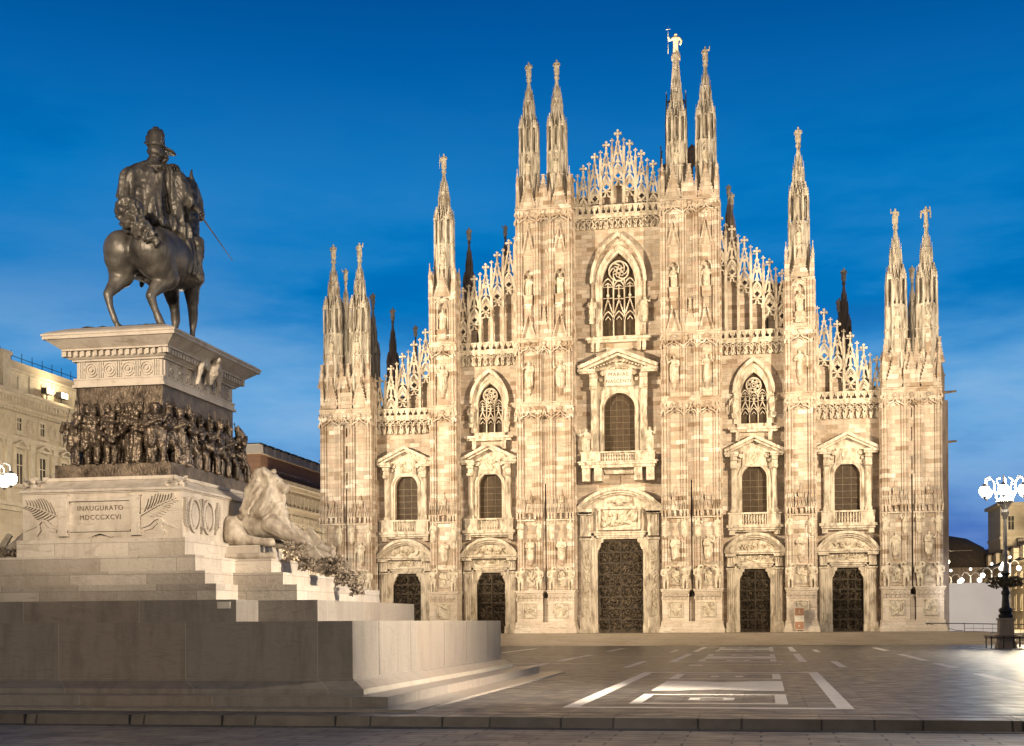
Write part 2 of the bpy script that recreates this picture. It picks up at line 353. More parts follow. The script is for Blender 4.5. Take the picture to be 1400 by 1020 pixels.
def pavement(name, tints, bw, bh, rough, rot=0, wet=.14, joint=(.03, .026, .022)):
    m, t, b = new_mat(name, rough, 0, .5)
    g = N(t, 'ShaderNodeNewGeometry'); mp = N(t, 'ShaderNodeMapping'); mp.inputs['Rotation'].default_value = (0, 0, rot); t.links.new(g.outputs['Position'], mp.inputs[0])
    br = N(t, 'ShaderNodeTexBrick'); t.links.new(mp.outputs[0], br.inputs['Vector']); br.offset = .37
    mp.inputs['Rotation'].default_value = (0, 0, rot)
    br.inputs['Color1'].default_value = (0, 0, 0, 1); br.inputs['Color2'].default_value = (1, 1, 1, 1); br.inputs['Mortar'].default_value = (.5, .5, .5, 1)
    br.inputs['Scale'].default_value = 1; br.inputs['Mortar Size'].default_value = .03; br.inputs['Brick Width'].default_value = bw; br.inputs['Row Height'].default_value = bh
    rp = ramp(t, [(i/(len(tints)-1), c) for i, c in enumerate(tints)]); t.links.new(br.outputs['Color'], rp.inputs[0])
    n = N(t, 'ShaderNodeTexNoise'); n.inputs['Scale'].default_value = .45; n.inputs['Detail'].default_value = 9; n.inputs['Roughness'].default_value = .7
    t.links.new(g.outputs['Position'], n.inputs['Vector'])
    rr = ramp(t, [(.35, (.45, .43, .42)), (.55, (1, 1, 1)), (.72, (1.25, 1.2, 1.15))]); t.links.new(n.outputs[0], rr.inputs[0])
    x = N(t, 'ShaderNodeMixRGB', blend_type='MULTIPLY'); x.inputs[0].default_value = .8; t.links.new(rp.outputs[0], x.inputs[1]); t.links.new(rr.outputs[0], x.inputs[2])
    x3 = N(t, 'ShaderNodeMixRGB', blend_type='MIX'); x3.inputs[2].default_value = (*joint, 1)
    t.links.new(br.outputs['Fac'], x3.inputs[0]); t.links.new(x.outputs[0], x3.inputs[1]); t.links.new(x3.outputs[0], b.inputs['Base Color'])
    mr = N(t, 'ShaderNodeMapRange'); mr.inputs['From Min'].default_value = .3; mr.inputs['From Max'].default_value = .7
    mr.inputs['To Min'].default_value = rough-wet; mr.inputs['To Max'].default_value = rough+wet
    n2 = N(t, 'ShaderNodeTexNoise'); n2.inputs['Scale'].default_value = 1.3; n2.inputs['Detail'].default_value = 6; t.links.new(g.outputs['Position'], n2.inputs['Vector'])
    t.links.new(n2.outputs[0], mr.inputs[0]); t.links.new(mr.outputs[0], b.inputs['Roughness'])
    bp = N(t, 'ShaderNodeBump'); bp.inputs['Strength'].default_value = .25; bp.inputs['Distance'].default_value = .03
    sb = N(t, 'ShaderNodeMath', operation='SUBTRACT'); t.links.new(n2.outputs[0], sb.inputs[0]); t.links.new(br.outputs['Fac'], sb.inputs[1])
    t.links.new(sb.outputs[0], bp.inputs['Height']); t.links.new(bp.outputs[0], b.inputs['Normal'])
    return m
M_PAVE = pavement('piazza_paving', [(.043, .041, .042), (.074, .070, .070), (.056, .053, .053), (.096, .090, .088)], 3.4, .92, .40, PI/2, .12, (.018, .016, .015))
M_STREET = pavement('street_slabs', [(.21, .17, .125), (.30, .245, .185), (.25, .205, .155)], 1.7, .55, .5)
M_KERB = pavement('kerb_stone', [(.11, .092, .074), (.17, .142, .115), (.135, .112, .09)], 3.2, 30, .42)
M_INLAY = mottled('white_inlay_stone', (.62, .57, .52), (.76, .71, .65), 1.2, .42, 0, .1)
M_STEPS = masonry('parvis_step_stone', [(.24, .20, .155), (.30, .25, .20), (.27, .225, .175)], 2.2, .16, .55, .01, stain=.4, streak=False)
# ------------------------------------------------------------------ carved figures (unit height, facing -Y)
def robed(seed):
    r = random.Random(seed)
    lean = r.uniform(-.02, .02); s = r.choice((-1, 1))
    c = [[(lean, 0, .03, .125), (0, 0, .30, .115), (0, 0, .52, .115), (0, 0, .64, .12), (0, 0, .74, .115)],
         [(-.10, 0, .775, .06), (.10, 0, .775, .06)], [(0, 0, .80, .045), (0, -.01, .87, .045)],
         [(0, -.01, .915, .066), (0, -.025, .89, .052)], [(s*.04, -.06, .05, .06), (s*.05, -.08, .35, .06), (s*.03, -.06, .5, .05)],
         [(-.09, .01, .6, .08), (-.10, .02, .1, .07)], [(.09, .01, .6, .08), (.10, .02, .1, .07)]]
    if seed % 4 == 0: c += [[(s*.16, 0, .75, .05), (s*.21, -.03, .60, .045), (s*.08, -.15, .63, .035)], [(-s*.16, 0, .75, .05), (-s*.2, 0, .58, .045), (-s*.15, -.1, .45, .035)]]
    elif seed % 4 == 1: c += [[(s*.16, 0, .75, .05), (s*.24, -.06, .68, .042), (s*.27, -.12, .86, .033), (s*.27, -.12, .93, .03)], [(-s*.16, 0, .75, .05), (-s*.19, -.05, .57, .045), (0, -.15, .55, .035)]]
    elif seed % 4 == 2: c += [[(s*.16, 0, .75, .05), (s*.21, -.05, .6, .045), (s*.1, -.16, .55, .04)], [(-s*.16, 0, .75, .05), (-s*.21, -.05, .6, .045), (-s*.06, -.16, .52, .04)], (0, -.16, .58, .055)]
    else: c += [[(s*.16, 0, .75, .05), (s*.23, .0, .58, .045), (s*.24, -.08, .42, .035)], [(-s*.16, 0, .75, .05), (-s*.2, -.06, .60, .045), (-s*.02, -.14, .70, .035)], [(s*.25, -.1, .02, .022), (s*.25, -.1, .95, .022)]]
    return organic('statue', c, .021, 2, folds(.022, 17, .12), 8)
def winged(seed):
    c = [[(0, 0, .03, .12), (0, 0, .35, .11), (0, 0, .74, .12)], [(-.1, 0, .775, .06), (.1, 0, .775, .06)], [(0, 0, .8, .045), (0, -.01, .92, .066)],
         [(-.12, .06, .75, .07), (-.26, .1, .72, .06), (-.27, .1, .35, .045)], [(.12, .06, .75, .07), (.26, .1, .72, .06), (.27, .1, .35, .045)],
         [(-.16, 0, .75, .05), (-.2, -.05, .6, .045), (-.04, -.15, .6, .04)], [(.16, 0, .75, .05), (.22, -.1, .72, .04), (.2, -.15, .9, .035)]]
    return organic('statue', c, .021, 2, folds(.022, 17, .15), 8)
def giant(seed):                                  # nude giants carrying the cornice
    r = random.Random(seed); s = 1 if seed % 2 else -1
    c = [[(-.06, 0, .04, .045), (-.075, -.03, .26, .05), (-.06, 0, .48, .075)], [(.07, -.05, .04, .045), (.085, -.09, .27, .05), (.06, 0, .48, .075)],
         [(0, 0, .50, .10), (0, 0, .62, .095), (0, 0, .74, .115)], [(-.11, 0, .78, .055), (.11, 0, .78, .055)], [(0, 0, .8, .045), (s*.02, -.04, .90, .062)],
         [(s*.15, 0, .78, .048), (s*.19, -.06, .90, .042), (s*.08, -.02, .97, .04)], [(-s*.15, 0, .77, .048), (-s*.18, -.04, .6, .042), (-s*.08, -.12, .52, .036)],
         [(-.1, -.04, .48, .05), (.1, -.06, .44, .05)], (-.06, -.05, .03, .04), (.07, -.1, .03, .04)]
    return organic('giant', c, .021, 2, folds(.012, 14, .4), 8)
ST = [robed(i) for i in range(8)] + [winged(0)]
GI = [giant(1), giant(2)]
for m in ST + GI:
    m.materials.clear(); m.materials.append(M_STATUE)
_rs = random.Random(5)
def statue(parent, x, y, z, h, k=None, rz=None, name='statue'):
    me = ST[k if k is not None else _rs.randrange(8)]
    o = bpy.data.objects.new(name, me); COL.objects.link(o); o.parent = parent
    o.location = (x, y, z); o.scale = (h, h, h); o.rotation_euler = (0, 0, _rs.uniform(-.3, .3) if rz is None else rz)
    return o
# ------------------------------------------------------------------ the cathedral
CATH = empty('cathedral', (0, 0, 1.2), 'huge pale marble Gothic cathedral with floodlit front, five bronze doors and many statue-topped spires', 'cathedral')
def cross(mb, x, z, s, y0, y1):                   # crocketed finial cross
    mb.prism([(x-.09*s, z), (x+.09*s, z), (x+.055*s, z+.42*s), (x-.055*s, z+.42*s)], y0, y1)
    for cx, cz, r in ((0, .95, .12), (-.24, .70, .12), (.24, .70, .12), (0, .70, .10), (0, .45, .10)):
        mb.prism([(x+cx*s+r*s*math.cos(PI*k/4), z+cz*s+r*s*math.sin(PI*k/4)) for k in range(8)], y0, y1)
    mb.box(x-.24*s, x+.24*s, y0+.01, y1-.01, z+.64*s, z+.76*s); mb.box(x-.05*s, x+.05*s, y0+.012, y1-.012, z+.4*s, z+.95*s)
    mb.box(x-.10*s, x+.10*s, y0-.05, y1+.05, z+.36*s, z+.46*s)
def crockets(mb, p, q, n, r, y0, y1, side):
    dx, dz = q[0]-p[0], q[1]-p[1]; l = math.hypot(dx, dz); nx, nz = -dz/l*side, dx/l*side
    for i in range(n):
        t = (i+.5)/n; x = p[0]+dx*t+nx*r*.6; z = p[1]+dz*t+nz*r*.6
        mb.prism([(x-r, z-r*.5), (x+r*.1, z-r), (x+r, z+r*.4), (x-r*.2, z+r)], y0, y1)
def gablet(mb, cx, hw, z0, za, w, y0, y1, n=6, fin=.8):
    mb.stroke([(cx-hw, z0), (cx, za), (cx+hw, z0)], w, y0, y1)
    for s in (-1, 1): crockets(mb, (cx+s*hw, z0), (cx, za), n, w*.55, y0+.02, y1-.02, -s)
    if fin: cross(mb, cx, za-.1, fin, y0+.02, y1-.02)
def pinnacle(mb, x, y, z0, z1, w):                # slim square shaft with a pyramid cap and bud
    zs = z0+(z1-z0)*.62
    mb.box(x-w, x+w, y-w, y+w, z0, zs); mb.frus(x-w*1.25, x+w*1.25, y-w*1.25, y+w*1.25, zs, zs+w*.6, 0, 0)
    mb.frus(x-w, x+w, y-w, y+w, zs+w*.6, z1-w, w*.85, w*.85)
    mb.ball((x, y, z1-w*.8), w*.55, 6); mb.frus(x-w*.2, x+w*.2, y-w*.2, y+w*.2, z1-w*.6, z1+w*.5, w*.15, w*.15)
# ---- spire: one mesh per variant, origin at its foot, 14 m to the statue's feet
def spire_mb(H=14.0, r=1.08):
    mb = MB(); k = H/14.0
    oc = lambda r, z: (r, z)
    mb.lathe(0, 0, [(r*.96, -1.0), (r*.96, 2.9*k), (r*1.04, 2.95*k), (r*1.04, 3.1*k), (r*.95, 3.15*k), (r*.93, 5.3*k), (r*1.04, 5.4*k), (r*1.04, 5.6*k), (r*.66, 5.65*k), (r*.62, 8.2*k), (r*.52, 8.5*k), (r*.48, 11.3*k), (r*.53, 11.4*k), (r*.40, 11.5*k), (r*.15, 13.5*k), (.26, 13.55*k), (.30, 13.8*k), (.2, 13.85*k), (.24, 14.0*k)], 8, .5)
    for i in range(8):                            # corner shafts
        a = 2*PI*(i+.5)/8; x, y = r*1.0*math.cos(a), r*1.0*math.sin(a)
        mb.tube((x, y, -1.0), (x*.97, y*.97, 5.4*k), .15, .14, 6); mb.ball((x*1.02, y*1.02, 3.05*k), .19, 6)
        pinnacle(mb, x*.98, y*.98, 5.5*k, 9.0*k if i % 2 else 9.5*k, .095)
        pinnacle(mb, x*.54, y*.54, 7.8*k, 12.0*k if i % 2 else 11.6*k, .085)
        pinnacle(mb, x*.36, y*.36, 11.2*k, 12.7*k, .05)
    for i in range(4):                            # aedicules on the diagonals
        a = PI/4+PI/2*i; x, y = r*.90*math.cos(a), r*.90*math.sin(a)
        for dx in (-.2, .2):
            for dy in (-.2, .2): mb.box(x+dx-.055, x+dx+.055, y+dy-.055, y+dy+.055, 5.5*k, 8.2*k)
        mb.box(x-.31, x+.31, y-.31, y+.31, 8.2*k, 8.42*k); mb.frus(x-.27, x+.27, y-.27, y+.27, 8.42*k, 9.6*k, .23, .23); mb.ball((x, y, 9.65*k), .10, 6)
        for q in range(3): mb.box(x-.30+.08*q, x+.30-.08*q, y-.30+.08*q, y+.30-.08*q, (8.6+.3*q)*k, (8.68+.3*q)*k)
    for i in range(4):                            # niches and gablets on the four faces
        a = PI/2*i
        def xf(p, a=a): return (p[0]*math.cos(a)-p[1]*math.sin(a), p[0]*math.sin(a)+p[1]*math.cos(a), p[2])
        f = MB(xf); yf = -r*.93
        f.stroke([(-.30, 3.2*k)] + parch(0, .30, 4.6*k, .45, 5) + [(.30, 3.2*k)], .09, yf-.10, yf+.02)
        gablet(f, 0, .36, 4.75*k, 5.9*k, .08, yf-.12, yf, 4, .3)
        f.stroke([(-.26, 6.0*k)] + parch(0, .26, 7.9*k, .4, 5) + [(.26, 6.0*k)], .09, -r*.78, -r*.6)
        gablet(f, 0, .33, 8.0*k, 9.6*k, .08, -r*.74, -r*.55, 4, .3)
        f.stroke([(-.18, 9.2*k)] + parch(0, .18, 10.6*k, .35, 4) + [(.18, 9.2*k)], .07, -r*.60, -r*.45)
        f.box(-.2, .2, yf-.16, yf, 3.05*k, 3.2*k)
        mb.add(f.v, f.f)
    return mb
SPIRE_ME = spire_mb().build('spire', M_SPIRE); SPIRE_DATA = SPIRE_ME.data; bpy.data.objects.remove(SPIRE_ME)
SPIRE_OLD_SHADED = SPIRE_DATA.copy(); SPIRE_OLD_SHADED.materials.clear(); SPIRE_OLD_SHADED.materials.append(M_OLD_SHADED)  # darker copy of the spire, its colour carrying the shade at the rear
def spire(x, y, z, H=14.0, k=0, data=None, st=1.75, niche=True, sxy=1.0):
    o = bpy.data.objects.new('spire', data or SPIRE_DATA); COL.objects.link(o); o.parent = CATH
    s = H/14.0; o.location = (x, y, z); o.scale = (sxy, sxy, s)
    a = statue(o, 0, 0, 14.0, 1, k, 0, 'spire_statue'); a.scale = (st/sxy, st/sxy, st/s)
    if niche:
        b = statue(o, 0, -1.10, 3.2, 1, (k+3) % 8, 0); b.scale = (1.35/sxy, .8/sxy, 1.4/s)
    return o
for i, x in enumerate((-9.53, -6.45, 6.45, 9.53)): spire(x, -1.15, 46.6, 14.0, (0, 2, 4, 5)[i])
for i, x in enumerate((-19.13, 19.13)): spire(x, -1.15, 37.3, 14.0, (7, 0)[i])
for i, x in enumerate((-31.95, -28.9, 28.9, 31.95)): spire(x, -1.15, 28.1, 14.0, (6, 5, 1, 8)[i])
# spires down the flanks and on the roof, seen behind the front
for (x, y, zt, kk) in ((-32.4, 4.6, 41.2, 1), (-29.6, 6.2, 38.6, 3), (31.3, 6.0, 38.2, 2), (30.3, 7.5, 38.3, 3), (32.6, 5.0, 40.6, 6)):
    spire(x, y, zt-14, 14, kk, SPIRE_DATA, 1.5, False, .7)
for (x, y, zt, kk, s) in ((-22.2, 25, 51.1, 0, .75), (-32.6, 25, 41.2, 2, .72), (-21.1, 44, 57.0, 1, .7), (-34.6, 44, 43.2, 2, .5), (11.6, 25, 53.4, 3, .85), (25.2, 25, 43.1, 4, .85), (24.6, 25, 39.4, 5, .55), (-15.0, 50, 58.5, 5, .8), (10.6, 50, 62.6, 6, .8)):
    spire(x, y, zt-14, 14, kk, SPIRE_OLD_SHADED, 1.7, False, s)
# ---- bay walls
def bay_wall(x0, x1, cx, top, door, win, goth=None):
    mb = MB(); Y0, Y1 = 0, .9
    hw, hh = door
    wall(mb, x0, x1, 0, win['z0'], Y0, Y1, cx, 0, [(cx-hw, hh-.01), (cx-hw, hh), (cx, hh+.001), (cx+hw, hh), (cx+hw, hh-.01)])
    w = win; a = rarch(cx, w['hw'], w['zs']); wall(mb, x0, x1, w['z0'], w['z1'], Y0, Y1, cx, w['zb'], a)
    if goth:
        g = goth; a = parch(cx, g['hw'], g['zs'], g['h']); wall(mb, x0, x1, w['z1'], top, Y0, Y1, cx, g['zb'], a)
    else: wall(mb, x0, x1, w['z1'], top, Y0, Y1)
    return mb
SIDEWIN = dict(z0=10.6, z1=21.4, zb=12.75, zs=16.45, hw=1.30)
B1G = dict(zb=22.2, zs=25.4, h=2.35, hw=1.36)
CWIN = dict(z0=16.2, z1=31.6, zb=19.5, zs=24.35, hw=1.68)
CG = dict(zb=32.2, zs=37.9, h=3.4, hw=1.80)
for s in (-1, 1):
    for (a, b, cx, top, g) in ((10.6, 18.0, 14.35, 31.0, B1G), (20.3, 27.6, 23.95, 24.2, None)):
        x0, x1 = sorted((s*a, s*b))
        bay_wall(x0, x1, s*cx, top, (1.6, 6.75), SIDEWIN, g).build('facade_wall', M_MARBLE, CATH)
bay_wall(-5.0, 5.0, 0, 45.0, (2.47, 10.2), CWIN, CG).build('facade_wall', M_MARBLE, CATH)
# ---- doors
def relief_door(cx, hw, h, rows, seed):
    d = MB(); y = .45
    d.box(cx-hw, cx+hw, y, y+.15, 0, h)
    for k in (-1, 1):
        xa, xb = (cx-hw+.08, cx-.07) if k < 0 else (cx+.07, cx+hw-.08)
        cw = (xb-xa)/2
        for j in range(rows):
            za = .25+j*(h-.4)/rows; zb = za+(h-.4)/rows-.14
            for q in range(2):
                d.relief(xa+q*cw+.05, xa+(q+1)*cw-.05, za, zb, y-.012, .10, seed+j*7+q*3+k, .05, 26, 0, .75)
            d.box(xa, xb, y-.10, y-.004, zb+.02, zb+.12)
        for q in range(3): d.box(xa+q*cw-.03, xa+q*cw+.03, y-.08, y-.006, .1, h-.1)
    d.box(cx-.05, cx+.05, y-.13, y-.002, 0, h)
    o = d.build('door', M_DOOR, CATH)
    for k in (-1, 1):
        hd = MB(); hd.lathe(cx+k*.28, y-.16, [(.07, h*.40), (.09, h*.42), (.03, h*.44)], 8); hd.build('handle', M_DOOR, o)
    return o
for s in (-1, 1):
    for cx in (14.35, 23.95):
        relief_door(s*cx, 1.6, 6.75, 6, int(cx*10)+s)
relief_door(0, 2.47, 10.2, 8, 99)
# ---- portals (frame, columns, pediment) ; relief as sub-part
def portal(cx, hw, h, k, hwp, zp, rise, grand=False):
    m = MB(); b = cx
    j = .62*k
    for s in (-1, 1):
        xs = lambda a, c: tuple(sorted((b+s*a, b+s*c)))
        x0, x1 = xs(hw, hw+.14*k); m.box(x0, x1, -.18, .44, 0, h+.14*k)
        x0, x1 = xs(hw+.14*k, hw+.36*k); m.box(x0, x1, -.34, .3, 0, h+.36*k)
        x0, x1 = xs(hw+.36*k, hw+j); m.box(x0, x1, -.50, .2, 0, h+j)
        x0, x1 = xs(hw-.02, hw+j+.08); m.box(x0, x1, -.60, .42, 0, .95*k)
        # shouldered corner with scroll
        m.prism([(b+s*hw, h), (b+s*(hw-.62*k), h), (b+s*(hw-.60*k), h-.28*k), (b+s*(hw-.36*k), h-.42*k), (b+s*(hw-.30*k), h-.85*k), (b+s*(hw-.10*k), h-1.0*k), (b+s*hw, h-1.5*k)], -.12, .40)
        for (dx, dz, r) in ((.40, .24, .20), (.20, .62, .15), (.10, 1.05, .10)):
            m.tube((b+s*(hw-dx*k), -.2, h-dz*k), (b+s*(hw-dx*k), .1, h-dz*k), r*k, r*k, 10)
        # outer pilaster
        xa, xb = hw+j+.02, hwp-.38*k
        x0, x1 = xs(xa, xb)
        m.box(x0-.1, x1+.1, -.95, .1, 0, 1.7*k if grand else 1.0)
        m.box(x0-.16, x1+.16, -1.02, .1, 0, .4)
        top = zp-.55*k
        m.box(x0, x1, -.62, .1, .9, h*.99)
        m.box(x0+.08, x1-.08, -.68, .1, 1.8 if grand else 1.1, h*.97)
        for q in range(3):
            xx = x0+.06+(x1-x0-.12)*(q+.5)/3; m.tube((xx, -.66, 2.0 if grand else 1.2), (xx, -.66, h*.95), .07, .07, 6)
        m.box(x0-.1, x1+.1, -.82, .1, h*.985, h*.985+.22*k)
        # console block
        m.frus(x0, x1, -1.05*k**.5, .1, h+.26*k, zp-.5*k, 0, .25)
        for q in range(3):
            xx = x0+(x1-x0)*(q+.5)/3; m.tube((xx, -.95*k**.5, h+.5*k), (xx, -.85*k**.5, zp-.7*k), .08*k, .09*k, 6)
        m.box(x0-.18*k, x1+.18*k, -1.25, .1, zp-.5*k, zp-.22*k)
    m.box(b-hw-j, b+hw+j, -.50, .2, h+.36*k, h+j); m.box(b-hw-.36*k, b+hw+.36*k, -.34, .3, h+.14*k, h+.36*k); m.box(b-hw-.14*k, b+hw+.14*k, -.18, .42, h, h+.14*k)
    m.box(b-hw-j-.1, b+hw+j+.1, -.66, .1, h+j+.002, h+j+.16*k)
    # frieze
    m.box(b-hwp+.5*k, b+hwp-.5*k, -.32, .05, h+j+.16*k, zp+.1)
    # cornice and segmental pediment
    if grand:
        for s in (-1, 1):
            x0, x1 = sorted((b+s*(hwp-1.75), b+s*hwp)); m.box(x0, x1, -1.45, .05, zp-.22*k, zp+.10)
            x0, x1 = sorted((b+s*(hwp-1.75), b+s*(hwp-.12))); m.box(x0, x1, -1.25, .05, zp-.42*k, zp-.225*k)
    else:
        m.box(b-hwp, b+hwp, -1.18, .05, zp-.02, zp+.16); m.box(b-hwp+.1, b+hwp-.1, -1.0, .05, zp-.18, zp-.022)
    pts = seg(b, hwp-.12, zp+.16, rise-.28*k)
    m.stroke(pts, .34*k, -1.30*k**.5, .05)
    m.stroke(seg(b, hwp-.40*k, zp+.16, rise-.58*k), .24*k, -1.0*k**.5, .05)
    m.stroke(seg(b, hwp-.66*k, zp+.16, rise-.82*k), .16*k, -.72*k**.5, .05)
    m.prism([(b-hwp+.5*k, zp+.1)] + seg(b, hwp-.7*k, zp+.16, rise-.85*k) + [(b+hwp-.5*k, zp+.1)], -.30, .0)
    o = m.build('portal', M_CARVED, CATH)
    r = MB()
    if grand:
        r.relief(b-1.98, b+1.98, 11.4, 13.35, -.55, .38, 3, .07, 46); r.build('relief_panel', M_STATUE, o)
        f = MB(); f.stroke([(b-2.15, 11.25), (b-2.15, 13.5), (b+2.15, 13.5), (b+2.15, 11.25)], .26, -.85, -.2, True); f.stroke([(b-2.45, 10.98), (b-2.45, 13.2)], .2, -.7, -.2); f.stroke([(b+2.45, 10.98), (b+2.45, 13.2)], .2, -.7, -.2)
        f.ball((b, -.75, 14.15), .42, 10); f.tube((b-1.0, -.62, 14.2), (b-.2, -.7, 14.3), .16, .2); f.tube((b+1.0, -.62, 14.2), (b+.2, -.7, 14.3), .16, .2)
        f.build('relief_frame', M_CARVED, o)
        for s in (-1, 1):
            c = MB(); x0, x1 = sorted((b+s*3.28, b+s*3.95)); c.relief(x0, x1, 1.9, 9.6, -.70, .13, 30+s, .08, 90, 0); c.build('ornament_strip', M_STATUE, o)
    else:
        r.relief(b-.98, b+.98, h+.78, zp-.2, -.36, .26, int(cx*7), .06); r.build('relief_panel', M_STATUE, o)
        for s in (-1, 1):
            q = MB(); x0, x1 = sorted((b+s*1.15, b+s*2.0)); q.relief(x0, x1, h+.85, zp-.25, -.34, .14, int(cx*9)+s, .07); q.build('relief_panel', M_STATUE, o)
        t = MB(); t.relief(b-1.9, b+1.9, zp+.25, zp+.95, -.34, .3, int(cx*5), .06, 30, 0)
        t.ball((b, -.5, zp+.85), .25, 8); t.build('tympanum_carving', M_STATUE, o)
    return o
for s in (-1, 1):
    for cx in (14.35, 23.95): portal(s*cx, 1.6, 6.75, .82, 3.22, 8.45, 2.05)
portal(0, 2.47, 10.2, 1.0, 4.62, 13.3, 2.4, True)
# ---- round-headed windows
def arch_window(cx, w, pedz, apex, hwp, zbal, zbot, grand=False):
    hw, zb, zs = w['hw'], w['zb'], w['zs']; k = 1.25 if grand else 1.0
    g = MB(); a = rarch(cx, hw+.05, zs); g.prism([(cx-hw-.05, zb-.1)] + a + [(cx+hw+.05, zb-.1)], .50, .54)
    gl = g.build('window_glass', M_GLASS, CATH)
    l = MB(); n = 5 if grand else 3; mz = 8 if grand else 6
    for i in range(1, n):
        x = cx-hw+2*hw*i/n; l.box(x-.025, x+.025, .46, .498, zb, zs+math.sqrt(max(0, hw*hw-(x-cx)**2)))
    for i in range(1, mz): z = zb+(zs-zb+.35*hw)*i/mz; l.box(cx-hw, cx+hw, .455, .494, z-.025, z+.025)
    if grand: l.stroke(rarch(cx, hw*.6, zs, 12), .05, .45, .49)
    l.build('window_bars', M_LEAD, gl)
    m = MB()
    for (e, ww, d) in ((.10, .18, .22), (.30, .22, .34)):
        m.stroke([(cx-hw-e, zb)] + rarch(cx, hw+e, zs, 18) + [(cx+hw+e, zb)], ww, -d, .4)
    zt = pedz-.55*k                                # rectangular surround
    e = hw+.50*k
    m.prism([(cx-e, zb), (cx-e, zt), (cx, zt), (cx, zs+hw+.38), *[(x, z) for x, z in rarch(cx, hw+.38, zs, 18)[8::-1]], (cx-hw-.38, zb)], -.16, .05)
    m.prism([(cx+e, zb), (cx+hw+.38, zb), *[(x, z) for x, z in rarch(cx, hw+.38, zs, 18)[:9:-1]][::1], (cx, zs+hw+.38), (cx, zt), (cx+e, zt)], -.16, .05)
    m.stroke([(cx-e, zb), (cx-e, zt-.9*k), (cx+e, zt-.9*k), (cx+e, zb)], .13, -.30, .0)
    for s in (-1, 1):
        xs = lambda a, c: tuple(sorted((cx+s*a, cx+s*c)))
        x0, x1 = xs(e+.05, e+.62*k)
        m.box(x0, x1, -.55, .05, zb, pedz-.3); m.box(x0+.07, x1-.07, -.62, .05, zb+.5, pedz-1.5*k)
        m.box(x0-.08, x1+.08, -.7, .05, zb-.02, zb+.3)
        # console capital
        m.frus(x0-.04, x1+.04, -.92, .05, pedz-1.75*k, pedz-.45, 0, -.0); m.tube((x0-.05, -.95, pedz-1.55*k), (x1+.05, -.95, pedz-1.55*k), .17*k, .17*k, 10); m.tube((x0-.05, -.98, pedz-.72), (x1+.05, -.98, pedz-.72), .20*k, .20*k, 10)
        x0, x1 = xs(hwp-1.5*k, hwp); m.box(x0, x1, -1.25*k, .05, pedz-.28, pedz); x0, x1 = xs(hwp-1.5*k, hwp-.12); m.box(x0, x1, -1.08*k, .05, pedz-.46, pedz-.284)
        # scroll beside the tympanum panel
        m.tube((cx+s*(1.35*k), -.62, pedz-.35), (cx+s*(1.35*k), -.2, pedz-.35), .24*k, .24*k, 12); m.tube((cx+s*(1.55*k), -.55, pedz-.85*k), (cx+s*(1.55*k), -.15, pedz-.85*k), .16*k, .16*k, 10)
    m.stroke([(cx-hwp+.05, pedz+.13*k), (cx, apex-.17*k), (cx+hwp-.05, pedz+.13*k)], .30*k, -1.32*k, .05)
    m.stroke([(cx-hwp+.45*k, pedz+.02), (cx, apex-.48*k), (cx+hwp-.45*k, pedz+.02)], .22*k, -1.0*k, .05)
    if grand:
        for i in range(9):                         # dentils under the raking cornice
            for s in (-1, 1):
                t = (i+.8)/10.5; x = cx+s*(hwp-.9)*(1-t); z = pedz+.05+(apex-1.15-pedz)*t; m.box(x-.09, x+.09, -.95, -.3, z-.16, z+.02)
    m.prism([(cx-hwp+.6*k, pedz), (cx, apex-.5*k), (cx+hwp-.6*k, pedz)], -.22, .05)
    m.prism([(cx-1.25*k, pedz-1.45*k), (cx+1.25*k, pedz-1.45*k), (cx+1.15*k, pedz+.15), (cx, pedz+.45*k), (cx-1.15*k, pedz+.15)], -.42, .05)
    # balustrade base
    bh = hwp-.45 if not grand else 3.95
    if not grand:
        yb = -1.05
        m.box(cx-bh-.25, cx+bh+.25, yb-.2, .05, zbot+.35, zbot+.65); m.box(cx-bh-.05, cx+bh+.05, yb-.02, .05, zbot+.12, zbot+.348); m.box(cx-bh+.3, cx+bh-.3, yb+.3, .05, zbot-.05, zbot+.118)
        for s in (-1, 1):
            x0, x1 = sorted((cx+s*1.28, cx+s*bh)); m.box(x0, x1, yb, .05, zbot+.652, zbal-.12)
            x0, x1 = sorted((cx+s*(bh-.65), cx+s*(bh-.05))); m.box(x0, x1, yb+.15, .05, zbot-.4, zbot+.1)
        m.box(cx-bh-.08, cx+bh+.08, yb-.08, .05, zbal-.118, zbal+.06); m.box(cx-1.3, cx+1.3, yb+.45, .0, zbot+.65, zbal-.15)
    o = m.build('window_surround', M_CARVED, CATH)
    if not grand:
        q = MB()
        for i in range(9):
            x = cx-1.16+2.32*i/8; q.lathe(x, -.86, [(.07, zbot+.65), (.05, zbot+.8), (.10, zbot+1.0), (.05, zbot+1.3), (.08, zbal-.12)], 8)
        q.build('balustrade', M_CARVED, o)
        r = MB(); r.relief(cx-.72, cx+.72, pedz-1.2, pedz+.12, -.46, .25, int(cx*3), .06); r.build('relief_panel', M_STATUE, o)
    return o
for s in (-1, 1):
    for cx in (14.35, 23.95): arch_window(s*cx, SIDEWIN, 19.1, 20.9, 3.15, 12.62, 10.72)
cw = arch_window(0, CWIN, 28.5, 30.65, 4.35, 19.4, 16.6, True)
pl = MB(); pl.box(-1.42, 1.42, -.72, -.40, 26.75, 28.35); plo = pl.build('inscription_plaque', M_PLAQUE, cw)
f = MB(); f.stroke([(-1.46, 26.72), (-1.46, 28.40), (1.46, 28.40), (1.46, 26.72)], .12, -.80, -.5, True); f.ball((0, -.7, 28.75), .32, 10); f.tube((-.9, -.6, 28.6), (0, -.7, 28.75), .12, .16); f.tube((.9, -.6, 28.6), (0, -.7, 28.75), .12, .16); f.build('plaque_frame', M_CARVED, cw)
